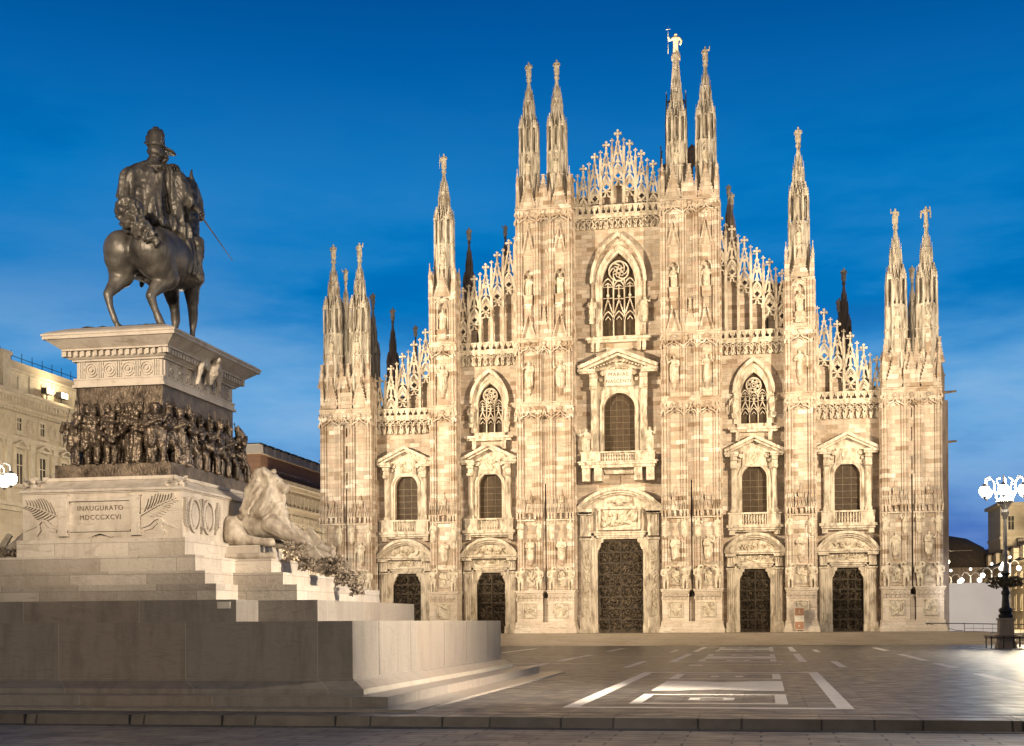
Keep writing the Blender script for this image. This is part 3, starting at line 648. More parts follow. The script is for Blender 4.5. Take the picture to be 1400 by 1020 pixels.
text_mesh('inscription', 'MARIAE', .58, M_INK, cw, (0, -.73, 27.92), (PI/2, 0, 0), .012, 1.15); text_mesh('inscription', 'NASCENTI', .54, M_INK, cw, (0, -.73, 27.18), (PI/2, 0, 0), .012, 1.1)
# ---- great balcony
b = MB()
b.box(-4.15, 4.15, -2.3, .05, 18.05, 18.30); b.box(-3.95, 3.95, -2.1, .05, 17.75, 18.046); b.box(-4.3, 4.3, -2.42, .05, 18.30, 18.42)
for s in (-1, 1):
    x0, x1 = sorted((s*1.85, s*3.95)); b.box(x0, x1, -2.1, -1.5, 18.42, 19.32); b.box(*sorted((s*2.2, s*2.9)), -2.16, -2.0, 18.6, 19.1); b.box(*sorted((s*3.2, s*3.7)), -2.16, -2.0, 18.6, 19.1)
    b.box(*sorted((s*3.5, s*3.95)), -1.5, .05, 18.42, 19.32)
    for xc in (2.15, 3.45):                        # consoles with carved faces
        b.frus(*sorted((s*xc-.42, s*xc+.42)), -1.9, .05, 16.35, 17.75, 0, -.0); b.tube((s*xc, -2.0, 16.95), (s*xc, -1.9, 16.95), .34, .34, 12); b.ball((s*xc, -2.0, 16.95), .22, 8)
b.box(-4.02, 4.02, -2.18, -1.42, 19.322, 19.46); b.prism([(-1.7, 17.75), (-1.5, 17.2), (1.5, 17.2), (1.7, 17.75)], -.7, .05)
bo = b.build('balcony', M_CARVED, CATH)
q = MB()
for i in range(13):
    x = -1.68+3.36*i/12; q.lathe(x, -1.8, [(.08, 18.42), (.06, 18.6), (.12, 18.8), (.055, 19.1), (.09, 19.32)], 8)
q.build('balustrade', M_CARVED, bo)
for s in (-1, 1): statue(bo, s*3.42, -1.75, 19.46, 2.65, 1 if s < 0 else 5, -.25*s)
# ---- pointed windows with tracery
def gothic(cx, g, outer_hw, outer_top, sill, rose_r, rose_z, spin, stat):
    hw, zb, zs, h = g['hw'], g['zb'], g['zs'], g['h']
    gl = MB(); gl.prism([(cx-hw-.04, zb-.05)] + parch(cx, hw+.04, zs, h+.05) + [(cx+hw+.04, zb-.05)], .55, .60)
    go = gl.build('window_glass', M_GLASS, CATH)
    t = MB(); y0, y1 = .22, .46; bw = .085 if hw < 1.5 else .11
    pw = 2*hw/3
    for i in (1, 2): x = cx-hw+pw*i; t.box(x-bw*.6, x+bw*.6, y0, y1, zb, rose_z-rose_r*.8)
    lz = zb+(zs-zb)*.33
    for i in range(3):
        xc = cx-hw+pw*(i+.5)
        t.stroke(parch(xc, pw*.46, lz, pw*.75, 6), bw, y0, y1); t.stroke([(xc-pw*.25, lz), (xc, lz+pw*.3), (xc+pw*.25, lz)], bw*.7, y0+.03, y1)
        gz = lz+pw*.72; gt = zs-(.15 if i == 1 else -.05)*1.0
        gm = gz+(gt-gz)*.45
        t.stroke([(xc-pw*.42, gz-.15), (xc, gm), (xc+pw*.42, gz-.15)], bw*1.2, y0-.02, y1)
        crockets(t, (xc-pw*.42, gz-.15), (xc, gm), 4, bw*.6, y0, y1, 1); crockets(t, (xc+pw*.42, gz-.15), (xc, gm), 4, bw*.6, y0, y1, -1)
        t.box(xc-bw*.45, xc+bw*.45, y0, y1-.01, gm, gt); t.prism([(xc-.17, gm+.35*pw), (xc, gm+.15*pw), (xc+.17, gm+.35*pw), (xc, gm+.55*pw)], y0-.02, y1-.02)
        t.stroke(parch(xc, pw*.46, gt-.25, pw*.72, 6), bw, y0, y1); t.box(xc-pw*.45, xc+pw*.45, y0+.04, y1-.02, gt-.32, gt-.25); t.box(xc-pw*.45, xc+pw*.45, y0+.04, y1-.02, gm+.1*pw, gm+.16*pw)
        t.stroke([(xc-pw*.3, gt-.1), (xc, gt+.12), (xc+pw*.3, gt-.1)], bw*.7, y0+.02, y1)
    circ = lambda r, n=28, x=cx, z=rose_z: [(x+r*math.cos(2*PI*i/n), z+r*math.sin(2*PI*i/n)) for i in range(n)]
    t.stroke(circ(rose_r), bw*1.3, y0-.04, y1, True)
    t.stroke(circ(rose_r*.2, 12), bw, y0, y1, True)
    for i in range(6):
        a = 2*PI*i/6+.3
        if spin:
            t.stroke(circ(rose_r*.17, 10, cx+rose_r*.43*math.cos(a), rose_z+rose_r*.43*math.sin(a)), bw*.8, y0, y1, True)
            t.stroke([(cx+rose_r*(.55+.42*q/6)*math.cos(a+.95*q/6), rose_z+rose_r*(.55+.42*q/6)*math.sin(a+.95*q/6)) for q in range(7)], bw, y0, y1)
        else:
            t.stroke(circ(rose_r*.24, 10, cx+rose_r*.68*math.cos(a), rose_z+rose_r*.68*math.sin(a)), bw*.9, y0, y1, True)
            t.stroke([(cx+rose_r*.22*math.cos(a+.52), rose_z+rose_r*.22*math.sin(a+.52)), (cx+rose_r*.95*math.cos(a+.52), rose_z+rose_r*.95*math.sin(a+.52))], bw*.8, y0, y1)
    t.build('tracery', M_CARVED, go)
    m = MB()
    ho = outer_top-zs
    for (e, w, d, hh) in ((.06, .14, .10, h), (.20, .20, .05, h+.22), (.50, .40, .12, h+.62)):
        m.stroke([(cx-hw-e, zb)] + parch(cx, hw+e, zs, hh+.03, 10) + [(cx+hw+e, zb)], w, -d, .5)
    ow = outer_hw-.12
    m.stroke([(cx-ow, zb)] + parch(cx, ow, zs, ho, 12) + [(cx+ow, zb)], .16, -.22, .05)
    m.stroke([(cx-ow+.02, zs+.1)] + parch(cx, ow+.02, zs+.15, ho, 12) + [(cx+ow-.02, zs+.1)], .34, -.60, .05)
    m.box(cx-outer_hw-.55, cx+outer_hw+.55, -1.0, .05, sill-.05, sill+.22); m.box(cx-outer_hw-.35, cx+outer_hw+.35, -.75, .05, sill-.3, sill-.054)
    m.box(cx-hw-.4, cx+hw+.4, -.3, .5, sill+.22, zb)
    for s in (-1, 1):
        for q in ((0, .55) if spin else (.25,)):
            x = cx+s*(outer_hw-.2-q); m.frus(x-.2, x+.2, -.65, .05, sill-1.25, sill-.3, 0, -.05); m.tube((x-.2, -.62, sill-1.1), (x+.2, -.62, sill-1.1), .14, .14, 8)
        m.frus(cx+s*(outer_hw-.1)-.22, cx+s*(outer_hw-.1)+.22, -.62, .05, zb+stat-.55, zb+stat, -.08, 0)
    o = m.build('gothic_window_surround', M_CARVED, CATH)
    for s in (-1, 1): statue(o, cx+s*(outer_hw-.1), -.42, zb+stat, 2.3 if spin else 2.0, None, 0)
    return o
gothic(0, CG, 3.0, 43.0, 31.75, .1*10.6, 39.35, True, 1.9)
for s in (-1, 1): gothic(s*14.35, B1G, 2.15, 28.85, 21.55, .78, 26.35, False, 1.1)
# ---- balustrade, interlaced corbel frieze and openwork gable above each bay
def screen(x0, x1, zb, zt_b, z_cor, centres, tops, roof_drop=5.3):
    step = abs(centres[1]-centres[0])
    f = MB()                                       # frieze
    f.box(x0, x1, -.45, .05, zb-.38, zb); f.box(x0, x1, -.55, .05, zb-.12, zb-.004)
    for c in centres:
        for d in (0, step/2):
            if not (x0+.1 < c+d-step/2 < x1-.1): continue
            xc = c+d-step/2
            a0 = max(x0+.02, xc-step*.52); 
            f.stroke([p for p in parch(xc, step*.5, zb-1.35, step*.72, 6) if x0 <= p[0] <= x1] or [(xc, zb-1.2), (xc+.01, zb-1)], .10, -.42, .05)
            f.frus(xc-.13, xc+.13, -.42, .05, z_cor-.05, zb-1.2, -.06, 0); f.prism([(xc+.1*math.cos(k*PI/3), zb-.75+.1*math.sin(k*PI/3)) for k in range(6)], -.36, .05)
        f.stroke([(max(x0, c-step*.25), z_cor+.05), (c, z_cor+.75), (min(x1, c+step*.25), z_cor+.05)], .10, -.36, .05)
        if x0+.3 < c < x1-.3: f.box(c-.20, c+.20, -.30, .05, z_cor, z_cor+.16)
    f.box(x0, x1, -.30, .05, z_cor+.95, z_cor+1.02)
    f.build('corbel_frieze', M_CARVED, CATH)
    m = MB()                                       # balustrade
    m.box(x0, x1, -.42, -.18, zb, zb+.14); m.box(x0, x1, -.46, -.14, zt_b-.16, zt_b)
    for c in centres:
        for d in (-step/2, 0):
            x = c+d
            if not (x0+.1 < x < x1-.1): continue
            w = .17 if d else .10
            m.box(x-w, x+w, -.40, -.20, zb+.14, zt_b-.16)
        for d in (-step/4, step/4):
            x = c+d
            if not (x0+.25 < x < x1-.25): continue
            m.prism([(x-step/4+.12, zt_b-.16), (x-.02, zt_b-.16), (x-.10, zt_b-.5), (x-step/4+.12, zb+.42)], -.38, -.22); m.prism([(x+.02, zt_b-.16), (x+step/4-.12, zt_b-.16), (x+step/4-.12, zb+.42), (x+.10, zt_b-.5)], -.38, -.22)
    m.build('balustrade', M_CARVED, CATH)
    g = MB(); y0, y1 = .15, .42
    for c, zt in zip(centres, tops):
        h2 = step/2; za = zt-1.15; zf = zt-3.75; zs = zt-4.95
        if za < zb+1: continue
        ok = lambda x: x0-.3 < x < x1+.3
        if zf > zb: gablet(g, c, h2-.10, zf, za, .23, y0-.04, y1+.04, 5, 1.15)
        else: gablet(g, c, h2-.10, max(zf, zb), za, .23, y0-.04, y1+.04, 4, 1.15)
        zm = zt-2.62; hwm = h2*(za-zm)/(za-zf)
        g.stroke([(c-hwm, zm-.12), (c-.05, zm+.10), (c+.05, zm+.10), (c+hwm, zm-.12)], .20, y0, y1); g.box(c-.10, c+.10, y0+.01, y1-.01, max(zb, zs+1.1), zm)
        g.stroke([(c-.20, zm+.15), (c, zm+.55), (c+.20, zm+.15)], .07, y0+.02, y1-.02)
        for s in (-1, 1): g.prism([(c+s*(h2-.10), zf+.05), (c+s*(h2-.10)*.62, zf+.06), (c+s*hwm*1.05, zm-.5)], y0+.004, y1-.004); g.prism([(c+s*.05, zf+.18), (c+s*.28, zf+.16), (c+s*.06, zf+.62)], y0+.006, y1-.006)
        if zs+1.1 > zb:
            g.stroke([p for p in parch(c, h2-.13, zs, 1.2, 7) if p[1] > zb-.05], .20, y0-.02, y1)
            g.stroke([p for p in parch(c, h2-.27, zs-.05, .95, 6) if p[1] > zb-.05] or [(c, zb), (c, zb+.1)], .07, y0+.02, y1)
        if zs+.4 > zb:
            g.stroke([(c-.30, zs+.15), (c, zs+.62), (c+.30, zs+.15)], .14, y0+.01, y1-.01)
            qz = zs-.05
            if qz-.4 > zb:
                n = 16; g.stroke([(c+.37*math.cos(2*PI*i/n), qz+.37*math.sin(2*PI*i/n)) for i in range(n)], .17, y0, y1, True)
                for a in range(4):
                    x, z = c+.27*math.cos(PI/4+a*PI/2), qz+.27*math.sin(PI/4+a*PI/2); g.prism([(x-.09, z), (x, z-.09), (x+.09, z), (x, z+.09)], y0+.005, y1-.005)
                for s in (-1, 1): g.prism([(c+s*(h2-.12), qz+.45), (c+s*.36, qz+.05), (c+s*(h2-.12), qz-.4)], y0+.007, y1-.007)
            lz = zs-1.15
            if lz-.2 > zb:
                g.stroke([(c-h2+.18, max(zb, lz-.45)), (c-h2+.18, lz), (c-.16, lz+.10), (c-.14, lz+.34), (c, lz+.48), (c+.14, lz+.34), (c+.16, lz+.10), (c+h2-.18, lz), (c+h2-.18, max(zb, lz-.45))], .13, y0, y1)
                g.stroke([(c-h2+.12, lz+.55), (c, lz+.62), (c+h2-.12, lz+.55)], .12, y0+.003, y1-.003)
    zline = lambda x: np.interp(x, *zip(*sorted(zip(centres, tops))))
    edges = sorted(set([round(c-step/2+1e-6, 2) for c in centres] + [round(c+step/2+1e-6, 2) for c in centres]))
    edges = [x for i_, x in enumerate(edges) if i_ == 0 or x-edges[i_-1] > .1]
    for x in edges:
        if not (x0-.15 < x < x1+.15): continue
        zt = float(zline(x))-.35
        if zt-3 < zb: zt = zb+3.0
        g.box(x-.14, x+.14, y0-.10, y1+.02, zb, zt-1.6); pinnacle(g, x, (y0+y1)/2, zt-2.2, zt-.35, .135); cross(g, x, zt-.65, .62, y0+.08, y1-.08)
        if zt < max(tops)-1: g.box(x-.05, x+.62, y0+.1, y1-.1, zt-1.0, zt-.94)
    g.build('openwork_gable', M_CARVED, CATH)
    bk = MB()                                      # solid wall behind, under the roof slope
    srt = sorted(zip(centres, tops)); pts = [(x0, zb-.3)] + [(x0, max(zb-.2, float(zline(x0))-roof_drop))] + [(c, max(zb-.2, t-roof_drop)) for c, t in srt if x0 < c < x1] + [(x1, max(zb-.2, float(zline(x1))-roof_drop)), (x1, zb-.3)]
    bk.prism(pts, .92, 1.3); bk.build('gable_back_wall', M_MARBLE, CATH)
cs = [1.27*i for i in range(-4, 5)]
screen(-4.85, 4.85, 45.4, 46.4, 43.9, cs, [54.75-1.2*abs(i) for i in range(-4, 5)])
for s in (-1, 1):
    c1 = [s*(10.85+1.31*i) for i in range(6)]; screen(*sorted((s*10.8, s*17.75)), 31.2, 32.15, 29.6, c1, [44.8-1.25*i for i in range(6)], 5.0)
    c2 = [s*(20.35+1.345*i) for i in range(6)]; screen(*sorted((s*20.5, s*27.45)), 24.3, 25.2, 22.4, c2, [35.45-1.30*i for i in range(6)], 5.0)
dd = MB(); dd.box(15.35, 15.95, .85, .93, 31.3, 33.6); dd.box(-15.95, -15.35, .85, .93, 31.3, 33.6); dd.build('roof_door', M_PANE, CATH)
# ---- buttresses
def ogee_band(m, xs, z0, z1, y):
    m.box(xs[0], xs[-1], y-.12, y+.8, z1-.16, z1); m.box(xs[0]+.02, xs[-1]-.02, y+.06, y+.8, z0+.8, z1-.164)
    for a, b in zip(xs, xs[1:]):
        c = (a+b)/2; w = (b-a)/2; zz = z0+.15
        m.stroke([(a+.04, zz), (a+w*.35, zz+.28), (a+w*.75, zz+.42), (c, zz+.85), (b-w*.75, zz+.42), (b-w*.35, zz+.28), (b-.04, zz)], (.13), y-.12, y+.3)
        m.ball((c, y-.02, zz+1.12), min(.24, w*.42), 8)
        for s in (-1, 1): m.prism([(c+s*w*.62+.19*math.cos(PI*k/4), zz+.92+.25*math.sin(PI*k/4)) for k in range(8)], y-.06, y+.1)
        m.stroke([(c-w*.5, zz+.05), (c, zz+.40), (c+w*.5, zz+.05)], .07, y-.02, y+.1)
        m.frus(a-.09, a+.09, y-.14, y+.1, zz-.22, zz+.18, -.02, 0)
def leaf(m, c, hw, z0, z1, y0, y1, inner=True):
    pts = [(c-hw, z0), (c-hw*.72, z0+(z1-z0)*.25), (c-hw*.40, z0+(z1-z0)*.58), (c-hw*.13, z0+(z1-z0)*.9), (c, z1), (c+hw*.13, z0+(z1-z0)*.9), (c+hw*.40, z0+(z1-z0)*.58), (c+hw*.72, z0+(z1-z0)*.25), (c+hw, z0)]
    m.prism(pts, y0, y1)
    for i in range(4): crockets(m, pts[i], pts[i+1], 3, .085, y0+.03, y1-.03, 1); crockets(m, pts[8-i], pts[7-i], 3, .085, y0+.03, y1-.03, -1)
    m.frus(c-.13, c+.13, y0, y1, z1-.25, z1+.25, .02, .02); m.box(c-.18, c+.18, y0-.04, y1+.04, z1+.2, z1+.32)
    if inner: m.stroke([(c-hw*.62, z0+.1), (c-hw*.28, z0+(z1-z0)*.5), (c, z0+(z1-z0)*.78), (c+hw*.28, z0+(z1-z0)*.5), (c+hw*.62, z0+.1)], .08, y0-.06, y0+.05)
def canopy(m, x, y, z0, w, h):
    for i in range(3):                             # pendants
        m.frus(x-w+w*i*.98-.07, x-w+w*i*.98+.07, y-.28, y+.1, z0, z0+h*.22, -.05, -.02)
    m.lathe(x, y, [(w*.95, z0+h*.18), (w*1.02, z0+h*.22), (w*.92, z0+h*.26), (w*.80, z0+h*.48), (w*.9, z0+h*.50), (w*.6, z0+h*.54), (w*.5, z0+h*.72), (w*.56, z0+h*.74), (w*.25, z0+h*.78), (w*.06, z0+h*.98)], 8, .5)
    for s in (-1, 0, 1):
        yy = y-.9*w if s == 0 else y-.55*w
        m.stroke([(x+s*w*.72-w*.36, z0+h*.22), (x+s*w*.72, z0+h*.52), (x+s*w*.72+w*.36, z0+h*.22)], .06, yy-.1, yy+.1)
        pinnacle(m, x+s*w*.95, y-.45*w, z0+h*.2, z0+h*.72, .055)
        m.tube((x+s*w*.4, y-.55*w, z0+h*.5), (x+s*w*.4, y-.5*w, z0+h*.72), .06, .05, 6)
def buttress(x0, x1, kind):
    W_ = x1-x0; m = MB(); xm = (x0+x1)/2
    dbl = kind != 'single'
    k = W_/6.15 if dbl else W_/3.03
    G, Pn, Sx = (.75*k, 1.25*k, .65*k) if dbl else (.75*k, 1.53*k, 0)
    top = {'central': 45.8, 'single': 36.9, 'outer': 25.1}[kind]
    if dbl:
        gs = [(x0, x0+G), (x0+G+Pn, x0+2*G+Pn), (x1-2*G-Pn, x1-G-Pn), (x1-G, x1)]
        ps = [(x0+G, x0+G+Pn), (x1-G-Pn, x1-G)]; sx = (x0+2*G+Pn, x1-2*G-Pn)
    else: gs = [(x0, x0+G), (x1-G, x1)]; ps = [(x0+G, x1-G)]; sx = None
    main, m = m, MB()
    # plinth
    e = .30
    m.box(x0-e, x1+e, -3.15, .3, 0, .42); m.frus(x0-e+.03, x1+e-.03, -3.10, .3, .42, 1.0, .16, .2, 0); m.box(x0-.14, x1+.14, -2.92, .3, 1.0, 1.2)
    dies = [(gs[0][0]-.02, gs[1][1]+.02), (gs[2][0]-.02, gs[3][1]+.02)] if dbl else [(x0-.02, x1+.02)]
    for a, b_ in dies:
        m.box(a, b_, -2.72, .3, 1.2, 3.85)
        n = 6 if dbl else 6
        for i in range(n):
            c = a+(b_-a)*(i+.5)/n; m.stroke(parch(c, (b_-a)/n*.5, 3.75, .42, 5), .07, -2.92, -2.7); m.frus(a+(b_-a)*i/n-.05, a+(b_-a)*i/n+.05, -2.9, -2.7, 3.5, 3.8, -.02, 0)
        m.box(a, b_, -2.80, .3, 3.852, 4.18); m.box(a-.02, b_+.02, -2.90, .3, 4.18, 4.32)
        m.box(a-.10, b_+.10, -3.05, .3, 4.32, 4.50); m.box(a-.18, b_+.18, -3.15, .3, 4.50, 4.62)
    if dbl: m.box(sx[0]+.1, sx[1]-.1, -2.2, .3, 1.2, 3.8)
    plinth_mb, m = m, main
    # core, split by the dark slit on the double piers
    zc = 16.2
    if dbl:
        m.box(x0+.04, xm-.075, -1.75, .6, 4.4, zc); m.box(xm+.075, x1-.04, -1.75, .6, 4.4, zc); m.box(xm-.2, xm+.2, .3, .6, 3.8, zc)
        m.box(x0+.04, x1-.04, -1.75, .6, zc, top)
        m.box(sx[0], xm-.075, -2.2, -1.75, 4.4, zc); m.box(xm+.075, sx[1], -2.2, -1.75, 4.4, zc)
        if kind == 'outer':
            zz = zc
            for s0, s1 in ((16.6, 18.0), (19.6, 21.0), (22.0, 23.0)):
                m.box(sx[0], sx[1], -2.05, -1.75, zz, s0); m.box(sx[0], xm-.09, -2.05, -1.75, s0, s1); m.box(xm+.09, sx[1], -2.05, -1.75, s0, s1); m.box(xm-.09, xm+.09, -1.76, -1.74, s0, s1); zz = s1
            m.box(sx[0], sx[1], -2.05, -1.75, zz, top)
        else: m.box(sx[0], sx[1], -2.05, -1.75, zc, top)
    else: m.box(x0+.04, x1-.04, -1.75, .6, 4.4, top)
    # clustered shafts
    for a, b_ in gs:
        m.box(a+.03, b_-.03, -2.22, -1.75, 4.62, top)
        for xx, yy, r in ((a+.11, -2.33, .11), (b_-.11, -2.33, .11), ((a+b_)/2, -2.42, .17)):
            m.tube((xx, yy, 4.7), (xx, yy, top), r, r, 7)
    # returns on the flanks
    for xx, s in ((x0, -1), (x1, 1)):
        for yy in (-1.5, -.75):
            m.tube((xx+s*.02, yy, 4.7), (xx+s*.02, yy, top), .12, .12, 6)
        m.box(xx-.06, xx+.06, -2.2, .1, 4.62, 4.9); m.box(xx-.05, xx+.05, -2.2, .1, 12.3, 12.5)
    niches = {'central': (36.5, 38.6, .75), 'single': (33.3, 35.6, .75), 'outer': None}[kind]
    for a, b_ in ps:
        c = (a+b_)/2
        if niches:
            zb, zs, h = niches; wall(m, a, b_, 4.4, top, -2.2, -1.76, c, zb, [(c-.52, zb)] + parch(c, .52, zs, h, 5) + [(c+.52, zb)])
            m.stroke([(c-.58, zb)] + parch(c, .58, zs, h+.1, 5) + [(c+.58, zb)], .10, -2.30, -2.15); m.frus(c-.42, c+.42, -2.62, -2.2, zb-1.1, zb, -.04, 0); m.box(c-.5, c+.5, -2.68, -2.2, zb-.08, zb+.04)
        else: m.box(a, b_, -2.2, -1.76, 4.4, top)
        m.stroke([(a+.08, 5.1), (b_-.08, 5.1), (b_-.08, 6.85), (a+.08, 6.85)], .12, -2.34, -2.15, True); m.box(a, b_, -2.34, -2.15, 4.62, 4.9); m.box(a, b_, -2.45, -2.15, 6.95, 7.1)
        m.lathe(c, -2.32, [(.10, 7.25), (.24, 7.45), (.20, 7.6), (.34, 7.85), (.34, 7.95)], 8)
        canopy(m, c, -2.30, 12.35, .56, 3.3)
    for a, b_ in gs: canopy(m, (a+b_)/2, -2.45, 12.35, .34, 3.1)
    m.box(x0-.02, x1+.02, -2.5, -1.8, 12.15, 12.30) if not dbl else (m.box(x0-.02, xm-.08, -2.5, -1.8, 12.15, 12.30), m.box(xm+.08, x1+.02, -2.5, -1.8, 12.15, 12.30))
    gc = [(a+b_)/2 for a, b_ in gs]; mods = [x0] + gc + [x1] if dbl else [x0, x0+.36*k, x1-.36*k, x1]
    spots = []
    ogee_band(m, mods, 23.0, 25.0, -2.56)
    if kind != 'outer':
        spots += [((a+b_)/2, 26.7, 2.75) for a, b_ in ps]
        for a, b_ in ps: m.lathe((a+b_)/2, -2.32, [(.06, 25.7), (.22, 26.0), (.18, 26.2), (.34, 26.6), (.34, 26.7)], 8)
        ogee_band(m, mods, 30.1, 31.9, -2.56)
    if kind == 'central':
        for a, b_ in ps:
            c = (a+b_)/2; gablet(m, c, (b_-a)/2+.12, 31.95, 34.6, .15, -2.55, -2.2, 7, 0); m.frus(c-.3, c+.3, -2.5, -2.2, 34.3, 35.5, .05, 0)
            gablet(m, c, (b_-a)/2, 41.1, 43.9, .14, -2.45, -2.2, 7, .5); m.box(a, b_, -2.35, -2.2, 40.9, 41.05)
        leaf(m, xm, .62, 31.95, 35.0, -2.5, -2.05, False)
        ogee_band(m, mods, 44.2, 45.9, -2.56)
        for c in [(a+b_)/2 for a, b_ in ps] + [xm]: leaf(m, c, .98, 45.9, 49.2, -2.5, -2.15)
        zt, zl = 45.9, 3.3
    if kind == 'single':
        gablet(m, xm, .9, 36.3, 36.9, .12, -2.5, -2.2, 3, 0); leaf(m, xm, .98, 36.9, 39.6, -2.5, -2.15); zt, zl = 36.9, 2.7
        m.box(x0-.03, x1+.03, -2.5, -1.8, 36.78, 36.95); m.box(x0, x1, -2.46, -1.8, 32.6, 32.75)
    if kind == 'outer':
        for c in [(a+b_)/2 for a, b_ in ps] + [xm]: leaf(m, c, 1.0, 25.1, 28.3, -2.5, -2.1)
        for c in (28.9, 31.95) if x0 > 0 else (-28.9, -31.95):
            leaf(m, c, .9, 28.0, 30.9, -2.15, -1.85)
            for s in (-1, 1): leaf(m, c+s*1.15, .45, 27.5, 29.8, -2.13, -1.83, False)
        zt, zl = 25.1, 3.2
        m.box(x0+.15, x1-.15, -2.1, .6, 25.0, 28.1)
    m.box(x0+.1, x1-.1, -2.15, .55, top-.1, zt+.9)
    # corner posts and side leaves
    for xx in ((x0, x1) if not dbl else (x0+.1, x1-.1)):
        pinnacle(m, xx+(.15 if xx < xm else -.15), -2.35, zt-.2, zt+zl+1.1, .14); pinnacle(m, xx+(.15 if xx < xm else -.15), .1, zt-.2, zt+zl+1.0, .14)
    for a, b_ in gs: pinnacle(m, (a+b_)/2, -2.4, zt-.2, zt+zl*.8, .12)
    for xx, s in ((x0, -1), (x1, 1)):
        sm = MB(lambda p, xx=xx, s=s: (xx-s*.12+s*(-p[1]), p[0], p[2]))
        for c in (-1.75, -.6): leaf(sm, c, .8, zt, zt+zl, -.05, .2)
        m.add(sm.v, sm.f)
    o = m.build('buttress', M_MARBLE, CATH)
    plinth_mb.build('plinth', M_PLINTH, o)
    # reliefs, giants and statues as sub-parts
    for i, (a, b_) in enumerate(ps):
        c = (a+b_)/2
        r = MB(); r.relief(a+.16, b_-.16, 5.2, 6.75, -2.24, .2, int(abs(c)*13)+i, .06); r.build('relief_panel', M_STATUE, o)
        r = MB(); w = .62 if dbl else .6; r.relief(c-w, c+w, 1.75, 3.2, -2.76, .16, int(abs(c)*17)+i, .06); r.stroke([(c-w-.05, 1.7), (c-w-.05, 3.25), (c+w+.05, 3.25), (c+w+.05, 1.7)], .09, -2.86, -2.7, True); r.build('relief_panel', M_STATUE, o)
        statue(o, c, -2.36, 7.95, 2.35); 
        if niches: statue(o, c, -2.12, niches[0]+.04, 2.35)
    for (x, z, h) in spots: statue(o, x, -2.36, z, h, _rs.choice((0, 1, 2, 3, 8, 8)))
    for i, (a, b_) in enumerate(gs):
        gi = bpy.data.objects.new('giant', GI[i % 2]); COL.objects.link(gi); gi.parent = o; gi.location = ((a+b_)/2, -2.66, 4.62); gi.scale = (2.6,)*3
        statue(o, (a+b_)/2, -2.58, 10.15, 2.1).scale = (1.7, 1.7, 2.1)
    return o
for s in (-1, 1):
    buttress(*sorted((s*4.72, s*10.92)), 'central'); buttress(*sorted((s*17.62, s*20.66)), 'single'); buttress(*sorted((s*27.28, s*33.25)), 'outer')
# flank of the nave with gargoyles
m = MB()
for s in (-1, 1):
    for i in range(8):
        y = 3.5+9*i; x0, x1 = sorted((s*33.0, s*34.6)); m.box(x0, x1, y, y+2.2, 0, 24.5); pinnacle(m, s*34.0, y+.5, 24, 29, .3)
        for z in (20.0, 25.3): m.tube((s*33.2, y+.4, z), (s*35.5, y+.2, z+.15), .22, .10, 6)
m.build('flank_buttress', M_OLD_SHADED, CATH)
m = MB()
prof = [(-33, 0), (33, 0), (33, 24), (27, 26), (20.5, 28.5), (20, 36), (17.5, 37.4), (11, 38.2), (10.5, 47), (0, 48.8), (-10.5, 47), (-11, 38.2), (-17.5, 37.4), (-20, 36), (-20.5, 28.5), (-27, 26), (-33, 24)]
m.prism(prof, 1.6, 120)
m.build('nave', M_OLD_SHADED, CATH)
m = MB()
for s in (-1, 1):
    for i in range(60): y = 2+1.9*i; m.box(s*20.2-.1, s*20.2+.1, y, y+.9, 36, 37.3); m.box(s*27-.1, s*27+.1, y+6, y+6.9, 26, 29.5)
    m.box(*sorted((s*20.0, s*20.4)), 2, 110, 37.3, 37.6); m.box(*sorted((s*26.85, s*27.15)), 8, 110, 29.5, 29.8)
m.build('roof_cresting', M_OLD_SHADED, CATH)
# crossing spire with the gilded figure
m = MB()
m.lathe(0, 100, [(9, 45), (9, 62), (7, 64), (4, 70), (3.2, 72), (2.6, 84), (2.8, 84.5), (2.0, 85), (1.5, 96), (1.7, 96.3), (1.2, 96.6), (.6, 103.8), (.9, 104), (.9, 104.6)], 8, .5)
for i in range(8):
    a = 2*PI*(i+.5)/8
    pinnacle(m, 3.0*math.cos(a), 100+3.0*math.sin(a), 66, 88, .32); pinnacle(m, 1.9*math.cos(a), 100+1.9*math.sin(a), 82, 98, .22)
m.lathe(2.9, 99.4, [(.2, 84), (1.2, 85.2), (1.2, 87), (.2, 88)], 10)
ms = m.build('crossing_spire', M_OLD_SHADED, CATH)
gold = organic('gilded_statue', [[(0, 0, .03, .12), (0, 0, .4, .11), (0, 0, .75, .115)], [(-.1, 0, .775, .06), (.1, 0, .775, .06)], [(0, 0, .8, .045), (0, 0, .91, .07)],
        [(-.15, 0, .76, .05), (-.25, -.05, .66, .045), (-.30, -.1, .78, .04)], [(.15, 0, .76, .05), (.24, -.05, .6, .05), (.2, -.1, .45, .04)], [(-.31, -.1, .1, .018), (-.31, -.1, 1.3, .018)], [(-.40, -.1, 1.12, .018), (-.22, -.1, 1.12, .018)]], .022, 1, folds(.02, 15, .2), 8)
mesh_obj('gilded_statue', gold, M_GOLD, ms, (0, 100, 104.6), 0, 4.4)
spot('gilded_statue_beam', (4, 88, 93), (0, 100, 107.5), 34000, (1, .87, .6), 50, .5, .3); spot('gilded_statue_beam', (-6, 90, 94), (0, 100, 107.5), 34000, (1, .87, .6), 50, .5, .3)
